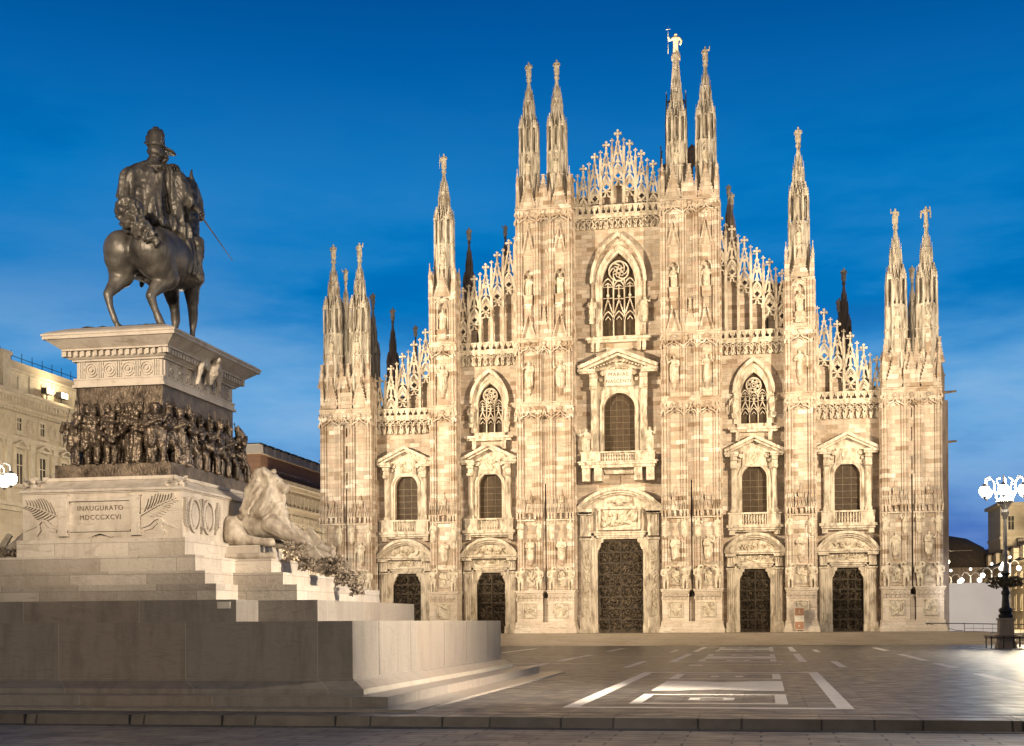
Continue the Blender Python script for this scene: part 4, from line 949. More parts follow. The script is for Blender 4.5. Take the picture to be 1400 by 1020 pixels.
# ------------------------------------------------------------------ the monument
XM, YM = -8.08, -94.1
MON = empty('monument', (XM, YM, 0), 'stepped stone pedestal with bronze soldier frieze and inscription, on a dark granite base', 'monument')
SX, SY = 1.68, 3.2                                # half sizes of the shaft
def ring(m, d, z0, z1, d2=None):                  # square course, offset d from the shaft (d2 at its top)
    d2 = d if d2 is None else d2
    m.frus(-SX-d, SX+d, -SY-d, SY+d, z0, z1, d-d2, d-d2)
BX, BY = 11.49, 11.12
m = MB()                                          # granite base: wall, moulding, low steps
m.box(-BX-1.52, BX+1.52, -BY-1.52, BY+1.52, 0, .36); m.frus(-BX-.50, BX+.50, -BY-.50, BY+.50, .362, .52, .03, .03); m.frus(-BX-.46, BX+.46, -BY-.46, BY+.46, .52, .74, .34, .34)
m.box(-BX-.06, BX+.06, -BY-.06, BY+.06, .74, .80); m.box(-BX, BX, -BY, BY, .80, 2.52)
m.box(-BX-3.4, BX+2.6, -BY-2.5, BY+2.6, -.05, .07)
for y in (-8.4, -4.6, .2, 4.0, 8.2):              # thin joints along the side wall
    m.box(BX-.01, BX+.012, y-.02, y+.02, .82, 2.50)
for x in (-9.2, -3.72, 1.95, 8.2): m.box(x-.02, x+.02, -BY-.012, -BY+.01, .82, 2.50)
m.build('granite_base', M_GRAN, MON)
g = MB(); ring(g, 4.90, 2.5, 3.25)                # granite step and the podium's own
for s in (-1, 1): g.box(*sorted((s*(SX+4.8), s*8.69)), -6.2, 6.2, 2.5, 3.246)
g.build('granite_step', M_GRAN, MON)
m = MB()
ring(m, 3.66, 3.25, 3.82); ring(m, 2.96, 3.82, 4.30); ring(m, 2.31, 4.30, 4.89); ring(m, 1.60, 4.89, 5.54)
for s in (-1, 1):
    for (x, w, za, zb) in ((7.52, 4.99, 3.246, 3.816), (6.54, 3.75, 3.82, 4.296), (5.42, 2.0, 4.30, 4.886), (4.57, 1.0, 4.886, 5.45)):
        m.box(*sorted((s*(SX+1.2), s*x)), -w, w, za, zb)
m.build('steps', M_MONB, MON)
m = MB()
ring(m, 1.44, 5.54, 7.22)
ring(m, 1.50, 7.22, 7.27); ring(m, 1.58, 7.27, 7.36, 1.52); ring(m, 1.50, 7.36, 7.46, 1.30); ring(m, 1.28, 7.46, 7.74, .82); ring(m, .86, 7.74, 7.86)
ring(m, -.02, 7.8, 11.4)
ring(m, .16, 11.30, 11.40); ring(m, .10, 11.40, 11.58); ring(m, .13, 11.58, 11.64); ring(m, .03, 11.64, 12.26)   # architrave, frieze
ring(m, .16, 12.26, 12.33); ring(m, .22, 12.33, 12.40, .32)
ring(m, .24, 12.40, 12.62); ring(m, .44, 12.62, 12.69); ring(m, .46, 12.69, 12.98, .86); ring(m, .93, 12.98, 13.10); ring(m, .97, 13.10, 13.17)
ring(m, .95, 13.17, 13.27, .80); ring(m, .80, 13.27, 13.50, .20)
for i in range(17):                               # dentils
    x = -SX-.38+(2*SX+.76)*i/16
    for s in (-1, 1): m.box(x-.065, x+.065, *sorted((s*(SY+.24), s*(SY+.40))), 12.41, 12.60)
for i in range(31):
    y = -SY-.38+(2*SY+.76)*i/30
    for s in (-1, 1): m.box(*sorted((s*(SX+.24), s*(SX+.40))), y-.065, y+.065, 12.41, 12.60)
def on_face(face):                                # local (u, depth out, z) -> monument
    if face == 'back': return lambda p: (p[0], -SY-.03+p[1], p[2])
    return lambda p: (SX+.03-p[1], p[0], p[2])
for face, n, L in (('back', 4, SX), ('side', 8, SY)):
    f = MB(on_face(face))
    for i in range(n+1):                           # triglyphs and roundels
        u = -L+.20+(2*L-.40)*i/n
        for q in (-1, 0, 1): f.box(u+q*.085-.03, u+q*.085+.03, -.06, .0, 11.66, 12.25)
        if i < n:
            c = u+(2*L-.40)/n/2; cz = 11.95
            for r in (.25, .15): f.stroke([(c+r*math.cos(2*PI*k/20), cz+r*math.sin(2*PI*k/20)) for k in range(20)], .05, -.06, .0, True)
            f.prism([(c+.07*math.cos(2*PI*k/10), cz+.07*math.sin(2*PI*k/10)) for k in range(10)], -.08, 0)
    m.add(f.v, f.f)
m.build('pedestal', M_MON, MON)
# inscription panel with palms on the rear of the block
f0 = lambda p: (p[0], -SY-1.44+p[1], p[2])
f = MB(f0); cx = -.05
f.stroke([(cx-1.26, 5.95), (cx-1.26, 7.0), (cx+1.26, 7.0), (cx+1.26, 5.95)], .16, -.12, .0, True)
for s in (-1, 1):
    f.box(cx+s*1.42-.16, cx+s*1.42+.16, -.15, 0, 5.72, 7.12); f.box(cx+s*1.42-.20, cx+s*1.42+.20, -.17, 0, 5.66, 5.76); f.box(cx+s*1.42-.20, cx+s*1.42+.20, -.17, 0, 7.08, 7.16)
f.box(cx-1.2, cx+1.2, -.11, 0, 5.82, 5.90)
for s in (-1, 1): f.stroke([(cx-.5*s, 5.62), (cx, 5.72), (cx+.4*s, 5.60)], .05, -.05, 0)
ins = f.build('inscription_frame', M_MON, MON)
text_mesh('inscription', 'INAUGURATO', .25, M_INK, ins, (cx, -SY-1.452, 6.66), (PI/2, 0, 0), .012, 1.15)
text_mesh('inscription', 'MDCCCXCVI', .25, M_INK, ins, (cx, -SY-1.452, 6.33), (PI/2, 0, 0), .012, 1.15)
def palm(fr, name, u0, z0, u1, z1, n=10, L=.62):
    p = MB(fr); dx, dz = u1-u0, z1-z0; l = math.hypot(dx, dz); dx /= l; dz /= l
    p.stroke([(u0, z0), (u0+dx*l*.5, z0+dz*l*.5+.05), (u1, z1)], .045, -.09, .0)
    for i in range(n):
        t = .12+.88*i/n; bx, bz = u0+dx*l*t, z0+dz*l*t+.05*math.sin(PI*t); ll = L*(1-.55*t)*(.75+.35*math.sin(PI*min(1, t*1.5)))
        for s in (-1, 1):
            a = math.atan2(dz, dx)+s*.78; ex, ez = bx+ll*math.cos(a), bz+ll*math.sin(a); ox, oz = -math.sin(a)*.021, math.cos(a)*.021
            p.prism([(bx, bz), ((bx+ex)/2+ox, (bz+ez)/2+oz), (ex, ez), ((bx+ex)/2-ox, (bz+ez)/2-oz)], -.11, .0)
    return p.build(name, M_MON, MON)
palm(f0, 'palm_frond', cx+1.55, 6.35, cx+2.95, 6.98); palm(f0, 'palm_frond', cx-1.55, 6.35, cx-2.95, 6.85)
for s in (-1, 1):
    rb = MB(f0); rb.stroke([(cx+s*1.6, 5.95), (cx+s*1.9, 6.05), (cx+s*2.1, 6.22), (cx+s*2.3, 6.28), (cx+s*2.42, 6.12), (cx+s*2.36, 5.9), (cx+s*2.5, 5.72)], .10, -.10, 0); rb.stroke([(cx+s*1.7, 5.85), (cx+s*2.0, 5.92), (cx+s*2.2, 6.1)], .09, -.07, 0); rb.stroke([(cx+s*2.4, 6.1), (cx+s*2.7, 5.98), (cx+s*2.95, 5.9)], .04, -.05, 0); rb.build('ribbon', M_MON, MON)
pass
f1 = lambda p: (SX+1.44-p[1], p[0], p[2])
rd = MB(f1)
for u in (-3.75, -2.55):
    for r, w, d in ((.52, .12, .10), (.36, .05, .07)): rd.stroke([(u+r*.85*math.cos(2*PI*k/24), 6.42+r*1.15*math.sin(2*PI*k/24)) for k in range(24)], w, -d, 0, True)
    rd.prism([(u+.3*math.cos(2*PI*k/16), 6.42+.42*math.sin(2*PI*k/16)) for k in range(16)], -.09, 0)
rd.build('roundel', M_MON, MON)
for (u0, z0, u1, z1) in ((-4.35, 5.75, -4.5, 7.0), (-3.15, 5.75, -3.0, 7.05), (-3.1, 5.8, -3.35, 7.0), (-1.9, 5.8, -1.6, 7.0)): palm(f1, 'palm_frond', u0, z0, u1, z1, 10, .4)
# leaf masks on the moulding corners, eagle on the cornice
def clump(name, c, n, r, mat, parent, seed, sc=(1, 1, 1), leafs=True):
    q = MB(); rg = random.Random(seed)
    for i in range(n):
        p = Vector((c[0]+rg.uniform(-sc[0], sc[0]), c[1]+rg.uniform(-sc[1], sc[1]), c[2]+rg.uniform(-sc[2], sc[2])))
        d = Vector((rg.uniform(-1, 1), rg.uniform(-1, 1), rg.uniform(-.6, 1))).normalized(); e = d.orthogonal().normalized()*r*.45; k = d.cross(e).normalized()*r*.16
        a = p; b = p+d*r
        q.add([tuple(a), tuple(p+d*r*.5+e+k), tuple(b-k*1.2), tuple(p+d*r*.5-e+k), tuple(p+d*r*.5-k*2)], [(0, 1, 4), (1, 2, 4), (2, 3, 4), (3, 0, 4), (0, 3, 2, 1)])
    return q.build(name, mat, parent)
clump('leaf_mask', (SX+1.1, -SY-1.1, 7.5), 40, .22, M_MON, MON, 4, (.28, .28, .18)); clump('leaf_mask', (-SX-1.1, -SY-1.1, 7.52), 50, .26, M_MON, MON, 6, (.35, .3, .2))
eag = [[(SX+.35, .2, 12.0, .16), (SX+.55, .1, 12.35, .24), (SX+.72, .1, 12.7, .16), (SX+.9, -.05, 12.78, .09)]]
for s in (-1, 1):
    for i in range(6):
        t = i/5; eag.append([(SX+.45, .1+s*.15, 12.45, .12), (SX+.5, .1+s*(.5+.35*t), 12.8-.25*t, .10), (SX+.35, .1+s*(.55+.45*t), 12.35-.62*t+.5*(1-t), .07)])
mesh_obj('eagle', organic('eagle', eag, .035, 1, folds(.05, 11, .5), 8), M_MON, MON)
# bronze frieze: backing band, plinth and soldiers in high relief
m = MB(); ring(m, .05, 8.3, 11.30); m.build('frieze_band', M_BRONZE2, MON)
m = MB(); ring(m, .62, 7.86, 8.36); m.build('frieze_plinth', M_BRONZE2, MON)
def soldier(seed):
    r = random.Random(seed); k = seed % 6
    st = r.uniform(.05, .12)
    c = [[(-.065, -.02, .03, .045), (-.07, st*.3, .26, .048), (-.055, 0, .50, .075)], [(.075, -st, .03, .045), (.08, -st*1.2, .27, .05), (.055, 0, .50, .075)], (-.065, -.07, .02, .03), (.075, -st-.06, .02, .03)]
    c += [[(0, 0, .50, .10), (0, 0, .62, .09), (0, 0, .72, .115)], [(-.11, 0, .775, .055), (.11, 0, .775, .055)], [(0, 0, .80, .045), (0, -.015, .88, .045)], [(0, -.015, .905, .058), (0, -.025, .88, .048)], (0, -.075, .89, .016)]
    if k in (0, 3): c += [[(-.06, 0, .56, .11), (-.085, 0, .33, .09)], [(.06, 0, .56, .11), (.085, 0, .33, .09)]]     # long coat
    if k == 1: c += [[(0, .02, .55, .11), (0, .02, .25, .13), (0, .02, .06, .15)]]                                       # long gown
    if k == 4: c += [[(.02, -.16, .48, .07), (.09, -.2, .44, .07)]]                                                      # drum
    if k in (0, 2, 4, 5): c += [[(0, -.01, .945, .062), (0, -.01, .985, .05)], (0, -.07, .945, .025)]                    # kepi
    else: c += [(0, .0, .94, .068)]
    if k in (2, 5): c += [(0, .12, .68, .09), (0, .12, .58, .08)]                                                       # knapsack
    if k % 2: c += [[(.15, 0, .76, .05), (.21, -.05, .60, .045), (.06, -.17, .62, .035)], [(-.15, 0, .76, .05), (-.2, -.06, .6, .045), (-.05, -.17, .70, .035)]]
    elif k == 4: c += [[(.15, 0, .76, .05), (.22, -.06, .6, .045), (.12, -.18, .52, .035)], [(-.15, 0, .76, .05), (-.22, -.03, .62, .045), (-.05, -.2, .55, .035)]]
    else: c += [[(.15, 0, .76, .05), (.2, .02, .58, .045), (.19, -.06, .43, .035)], [(-.15, 0, .76, .05), (-.23, -.06, .66, .045), (-.17, -.1, .80, .035)]]
    if k in (2, 5, 0): s = 1 if k == 2 else -1; c += [[(s*.19, -.1, .35, .016), (s*.14, .02, 1.10, .014)]]                # musket
    return organic('soldier', c, .0135, 2, (lambda co: .022*noise.noise(Vector((co.x*22, co.y*22, co.z*5)))+.012*noise.noise(co*38)), 8)
SO = [soldier(i) for i in range(6)]
for q in SO: q.materials.clear(); q.materials.append(M_BRONZE2)
rs = random.Random(11)
def put_soldier(x, y, rz, h, k):
    o = bpy.data.objects.new('soldier', SO[k]); COL.objects.link(o); o.parent = MON; o.location = (x, y, 8.34); o.rotation_euler = (0, 0, rz); h *= .86 if h > 2 else 1; o.scale = (h*1.12, h*1.12, h)
for i, (u, k, h, d) in enumerate(((-1.52, 0, 1.95, .46), (-1.28, 5, 2.6, .12), (-.93, 0, 2.55, .36), (-.45, 2, 2.6, .12), (-.12, 4, 2.28, .40), (.28, 5, 2.62, .10), (.62, 3, 2.5, .14), (.82, 1, 2.35, .36), (1.32, 5, 2.6, .12), (1.60, 3, 2.62, .40))):
    put_soldier(u, -SY-d, rs.uniform(-.5, .5) + (.7 if i == 9 else 0), h, k)
yy = [-2.95, -2.45, -2.1, -1.6, -1.2, -.75, -.3, .2, .6, 1.1, 1.55, 2.1, 2.5, 3.05]
for i, y in enumerate(yy):
    put_soldier(SX+(.34 if i % 2 else .12), y, PI/2+rs.uniform(-.6, .6), rs.uniform(2.35, 2.62), (0, 1, 2, 5, 3, 4, 2, 5, 0, 2, 4, 5, 3, 2)[i])
for i in range(7): put_soldier(-1.4+.45*i, -SY-.02, rs.uniform(-.4, .4), 2.66, (5, 2, 5, 0, 2, 5, 3)[i])
for i in range(13): put_soldier(SX+.0, -2.85+.47*i, PI/2+rs.uniform(-.4, .4), rs.uniform(2.5, 2.75), (2, 5, 0, 5, 2, 4, 5)[i % 7])
put_soldier(SX+.42, 3.15, PI/2+.3, 2.45, 0)
for i in range(8): put_soldier(-SX-.02, -2.8+.8*i, -PI/2+rs.uniform(-.5, .5), 2.45, i % 6)
for i in range(9):
    y = -2.6+.55*i+rs.uniform(-.1, .1); bn = MB(); bn.tube((SX+.2, y, 9.8), (SX+.12, y+rs.uniform(-.2, .3), 10.75+rs.uniform(-.2, .3)), .025, .015, 5); bn.build('bayonet', M_BRONZE2, MON)
bn = MB(); bn.tube((-1.5, -SY-.2, 9.5), (-1.65, -SY-.12, 11.0), .03, .02, 5); bn.build('bayonet', M_BRONZE2, MON)
pq = MB(); pq.box(5.93, 6.38, -SY-4.93, -SY-4.90, 2.96, 3.18); pq.build('small_plaque', M_PLAQUE, MON)
# ------------------------------------------------------------------ the rider
EQ = empty('equestrian_statue', (XM, YM, 13.5), 'bronze king on horseback holding a lowered sword, standing on top of the stone pedestal', 'statue')
hz = lambda co: .035*noise.noise(co*1.4)+.014*noise.noise(co*4.2)
horse = [
 [(-.34, -2.1, 3.15, .80), (-.24, -1.3, 3.25, .92), (-.1, -.2, 3.35, .98), (.0, 1.0, 3.4, .95), (.1, 1.7, 3.45, .72)],
 [(.76, -2.05, 3.12, .88), (.64, -1.3, 3.25, .98), (.48, -.2, 3.3, 1.02), (.4, 1.0, 3.35, .98), (.3, 1.7, 3.45, .75)],
 [(.2, -1.0, 3.7, .6), (.2, .9, 4.05, .55)],
 [(-.45, -2.1, 2.9, .68), (-.55, -1.95, 2.3, .48), (-.68, -2.3, 1.8, .28), (-.78, -2.62, 1.42, .17), (-.68, -2.60, .95, .115), (-.54, -2.55, .48, .13), (-.48, -2.45, .28, .12), (-.42, -2.38, .10, .22)],
 [(.85, -1.9, 2.8, .74), (1.05, -1.45, 2.25, .50), (.84, -1.85, 1.78, .29), (.72, -2.12, 1.42, .19), (.82, -1.98, .95, .13), (.95, -1.82, .48, .145), (1.02, -1.72, .28, .13), (1.08, -1.62, .10, .24)],
 [(.75, 1.5, 3.1, .52), (.70, 1.55, 2.6, .34), (.66, 1.75, 1.95, .21), (.64, 1.85, 1.42, .175), (.63, 1.8, .9, .12), (.62, 1.78, .42, .14), (.62, 1.9, .10, .21)],
 [(-.25, 1.5, 3.1, .52), (-.28, 1.75, 2.6, .34), (-.3, 2.1, 2.0, .21), (-.32, 2.25, 1.45, .175), (-.34, 2.15, .9, .12), (-.35, 2.1, .42, .14), (-.35, 2.2, .10, .21)],
 [(.2, 1.5, 4.0, .80), (.34, 1.7, 5.2, .60), (.50, 1.65, 6.2, .46), (.55, 1.7, 6.75, .37)],
 [(.55, 1.7, 6.75, .37), (.60, 2.3, 6.35, .30), (.58, 2.65, 5.85, .22)],
 [(.74, 1.52, 7.0, .11), (.80, 1.48, 7.40, .04)], [(.42, 1.52, 7.0, .10), (.40, 1.48, 7.36, .04)],
 [(.0, -2.6, 1.75, .001), (.0, -2.6, 1.76, .001)],
 [(-.05, -.9, 2.4, .16), (-.05, -.5, 2.3, .14)]]
def hdisp(co):
    d = hz(co)
    if co.z > 4.6 and co.y > 1.2 and co.y < 1.75: d += .06*noise.noise(Vector((co.x*6, co.y*6, co.z*5)))
    return d
mesh_obj('horse', organic('horse', [c for c in horse if c[0][3] > .01], .048, 6, hdisp, 28), M_BRONZE, EQ)
mesh_obj('tail', organic('tail', [[(.15, -2.6, 4.0, .32), (.18, -2.9, 4.4, .42), (.32, -2.98, 4.38, .46), (.5, -3.0, 4.0, .36), (.85, -2.92, 3.6, .30), (1.25, -2.85, 3.2, .16)]], .04, 1, lambda co: .09-.36*abs(noise.noise(Vector((co.x*3.6-co.z*2.4, co.y*3.6, co.z*2.0+co.x*1.5))))+.04*noise.noise(co*9)), M_BRONZE, EQ)
rider = [
 [(-.15, -.3, 4.85, .72), (-.2, -.3, 5.5, .66), (-.25, -.25, 6.2, .74)], [(-.98, -.25, 6.72, .34), (-.3, -.28, 6.85, .38), (.62, -.12, 6.68, .36)],
 [(-.1, -.25, 6.95, .30), (-.02, -.2, 7.35, .23)], [(.02, -.2, 7.60, .32), (.08, -.12, 7.55, .30)], (.30, .12, 7.55, .10), [(.34, .12, 7.38, .10), (.18, .16, 7.30, .14)], [(.36, -.0, 7.44, .05), (.52, -.02, 7.40, .03)], [(.10, .28, 7.44, .05), (-.12, .36, 7.42, .03)],
 (-.2, -.25, 7.55, .09), (.22, -.35, 7.52, .08),
 # short cape and coat tails
 [(-.75, -.45, 6.55, .34), (-.75, -.62, 5.6, .36), (-.70, -.75, 4.75, .30)], [(-.35, -.55, 6.6, .34), (-.30, -.8, 5.6, .38), (-.25, -.95, 4.65, .34)], [(.05, -.55, 6.55, .3), (.10, -.8, 5.6, .30), (.15, -.9, 4.75, .26)],
 [(.42, -.52, 6.50, .22), (.40, -.95, 5.6, .24), (.45, -1.1, 4.72, .28), (.62, -1.05, 4.52, .20)], [(.25, -.6, 6.4, .16), (.2, -1.0, 5.5, .18), (.3, -1.1, 4.75, .2)], [(.60, -.1, 6.45, .34), (.72, .05, 5.8, .32), (.78, .15, 5.2, .32), (.7, .1, 4.8, .34)], [(-1.0, -.3, 6.6, .32), (-1.08, -.35, 5.9, .28), (-.95, -.45, 5.3, .24)],
 # left arm to the reins
 [(-1.12, -.2, 6.60, .34), (-1.36, -.15, 5.95, .30), (-1.25, .25, 5.5, .25), (-.75, .8, 5.35, .20)],
 # right arm
 [(.80, -.05, 6.52, .34), (1.02, .05, 6.2, .32), (1.10, .12, 5.85, .28), (1.22, .32, 5.65, .24), (1.32, .48, 5.52, .20), (1.38, .56, 5.46, .14)],
 # legs with riding boots
 [(.35, -.1, 4.7, .52), (.90, .35, 4.45, .46), (1.28, .72, 4.05, .36), (1.30, .55, 3.5, .30), (1.28, .35, 3.0, .27), (1.28, .32, 2.85, .22), (1.45, .62, 2.72, .16), (1.52, .80, 2.70, .12)],
 [(-.5, -.1, 4.7, .5), (-.85, .35, 4.45, .44), (-1.05, .72, 4.05, .34), (-1.1, .4, 3.0, .26), (-1.1, .8, 2.75, .16)],
 # trouser flare and saddle cloth edge
 [(1.05, .25, 3.9, .26), (1.08, .2, 3.1, .22), (1.12, .15, 2.72, .16)]]
def rdisp(co):
    d = (.06-.34*abs(noise.noise(Vector((co.x*2.6, co.y*2.6, co.z*.45)))) if co.z < 6.9 else .02*noise.noise(co*4))+.025*noise.noise(co*6)+.012*noise.noise(co*14)
    return d
ro = mesh_obj('rider', organic('rider', rider, .036, 1, rdisp), M_BRONZE, EQ)
kp = MB(); kp.lathe(.04, -.18, [(.33, 7.74), (.36, 7.80), (.355, 7.9), (.33, 8.12), (.34, 8.30), (.30, 8.36), (.1, 8.38)], 14)
kp.add([(.30, -.10, 7.78), (.68, .0, 7.60), (.66, .34, 7.56), (.34, .48, 7.60), (.06, .22, 7.78), (.30, -.10, 7.85), (.68, .0, 7.66), (.66, .34, 7.62), (.34, .48, 7.66), (.06, .22, 7.85)], [(0, 1, 2, 3, 4), (9, 8, 7, 6, 5), (0, 5, 6, 1), (1, 6, 7, 2), (2, 7, 8, 3), (3, 8, 9, 4), (4, 9, 5, 0)])
kp.tube((-.30, -.22, 7.92), (-.44, -.25, 7.97), .06, .03, 6)
kp.build('hat_visor', M_BRONZE, ro, True)
mesh_obj('plumed_hat', organic('plumed_hat', [[(.03, -.18, 8.30, .22), (.05, -.18, 8.36, .20)], [(-.10, -.3, 8.25, .14), (.0, -.35, 8.40, .08)], [(.16, -.1, 8.30, .14), (.24, -.1, 8.42, .07)], [(.30, -.25, 8.15, .12), (.34, -.3, 7.9, .08)], [(-.22, -.3, 8.1, .10), (-.24, -.35, 7.85, .06)]], .03, 1, lambda co: .05*noise.noise(Vector((co.x*9, co.y*9, co.z*4)))), M_BRONZE, ro)
for s in (-1, 1):                                  # fringed epaulettes
    ep = MB(); ex = .72 if s > 0 else -1.05; ep.ball((ex, -.15, 6.93), .27, 10, .45)
    for i in range(14): a = 2*PI*i/14; ep.tube((ex+.25*math.cos(a), -.15+.25*math.sin(a), 6.92), (ex+.32*math.cos(a), -.15+.32*math.sin(a), 6.72), .035, .02, 5)
    ep.build('epaulette', M_BRONZE, ro, True)
# right hand: palm and five fingers closed round the hilt
ax = Vector((2.67-1.40, 1.10-.60, 3.48-5.42)).normalized()
hp = Vector((1.42, .60, 5.40)); u = ax.orthogonal().normalized(); v = ax.cross(u)
hand = [[(1.36, .52, 5.50, .13), (hp.x-.02, hp.y-.02, hp.z+.06, .13)]]
for i in range(4):
    b = hp+ax*(-.12+.085*i); hand.append([tuple(b+(u*math.cos(t)+v*math.sin(t))*(.12+.012*(i in (1, 2))))+(r,) for t, r in ((2.4, .05), (3.4, .047), (4.4, .044), (5.3, .038))])
hand.append([tuple(hp-ax*.10+(u*math.cos(t)+v*math.sin(t))*.12)+(.05,) for t in (2.2, 1.2, .2)])
mesh_obj('hand', organic('hand', hand, .022, 1), M_BRONZE, ro)
sw = MB(); tip = Vector((2.67, 1.10, 3.48))
sw.tube(hp-ax*.28, hp+ax*.25, .045, .045, 8); sw.tube(hp+ax*.25, tip, .038, .014, 6); sw.lathe(0, 0, [(.001, 0), (.001, .001)], 3)
sw.path([tuple(hp-ax*.28), tuple(hp-u*.2), tuple(hp+ax*.24-u*.16), tuple(hp+ax*.25)], .028, 6); sw.tube(hp+ax*.25-v*.16, hp+ax*.25+v*.16, .035, .035, 6)
sw.build('sword', M_BRONZE, EQ)
sd = MB(); sd.frus(-.95, 1.30, -.55, .9, 3.2, 4.35, .25, .1); 
sd = organic('saddle_cloth', [[(1.32, -.1, 4.0, .12), (1.45, -.15, 3.2, .12), (1.40, -.2, 2.75, .10)], [(1.25, .5, 4.0, .12), (1.38, .5, 3.2, .12), (1.3, .5, 2.85, .10)], [(1.3, .2, 4.1, .14), (1.45, .2, 3.3, .14), (1.4, .15, 2.8, .1)], [(-.9, .2, 4.1, .14), (-1.05, .2, 3.2, .14)], [(-1.05, -1.0, 3.9, .14), (-1.28, -1.1, 3.72, .16)]], .05, 2, folds(.03, 6, .3))
mesh_obj('saddle_cloth', sd, M_BRONZE, EQ)
st = MB(); st.path([(1.48, .45, 3.0), (1.62, .5, 2.6), (1.45, .62, 2.55), (1.32, .5, 2.6), (1.48, .45, 3.0)], .03, 6); st.build('stirrup', M_BRONZE, EQ)
rn = MB(); rn.path([(-.75, .85, 5.35), (-.2, 1.3, 5.6), (.35, 2.2, 6.1), (.55, 2.9, 6.05)], .03, 6); rn.path([(.85, 1.5, 3.0), (.5, 1.9, 2.65), (0, 1.9, 2.7), (-.4, 1.7, 3.0)], .05, 6); rn.build('harness', M_BRONZE, EQ)
bpl = MB(); rgb = np.random.RandomState(3)
nx, ny = 22, 40; vs = []
for j in range(ny+1):
    for i in range(nx+1):
        x = -SX-.05+(2*SX+.1)*i/nx; y = -SY+.05+(2*SY-.1)*j/ny; e = 0 if i in (0, nx) or j in (0, ny) else 1
        vs.append((x, y, .0+e*(.12+.10*noise.noise(Vector((x*1.7, y*1.7, 0)))+.06*noise.noise(Vector((x*6, y*6, 3))))))
bpl.add(vs, [(j*(nx+1)+i, j*(nx+1)+i+1, (j+1)*(nx+1)+i+1, (j+1)*(nx+1)+i) for j in range(ny) for i in range(nx)])
bpl.build('plinth', M_BRONZE2, EQ, True)
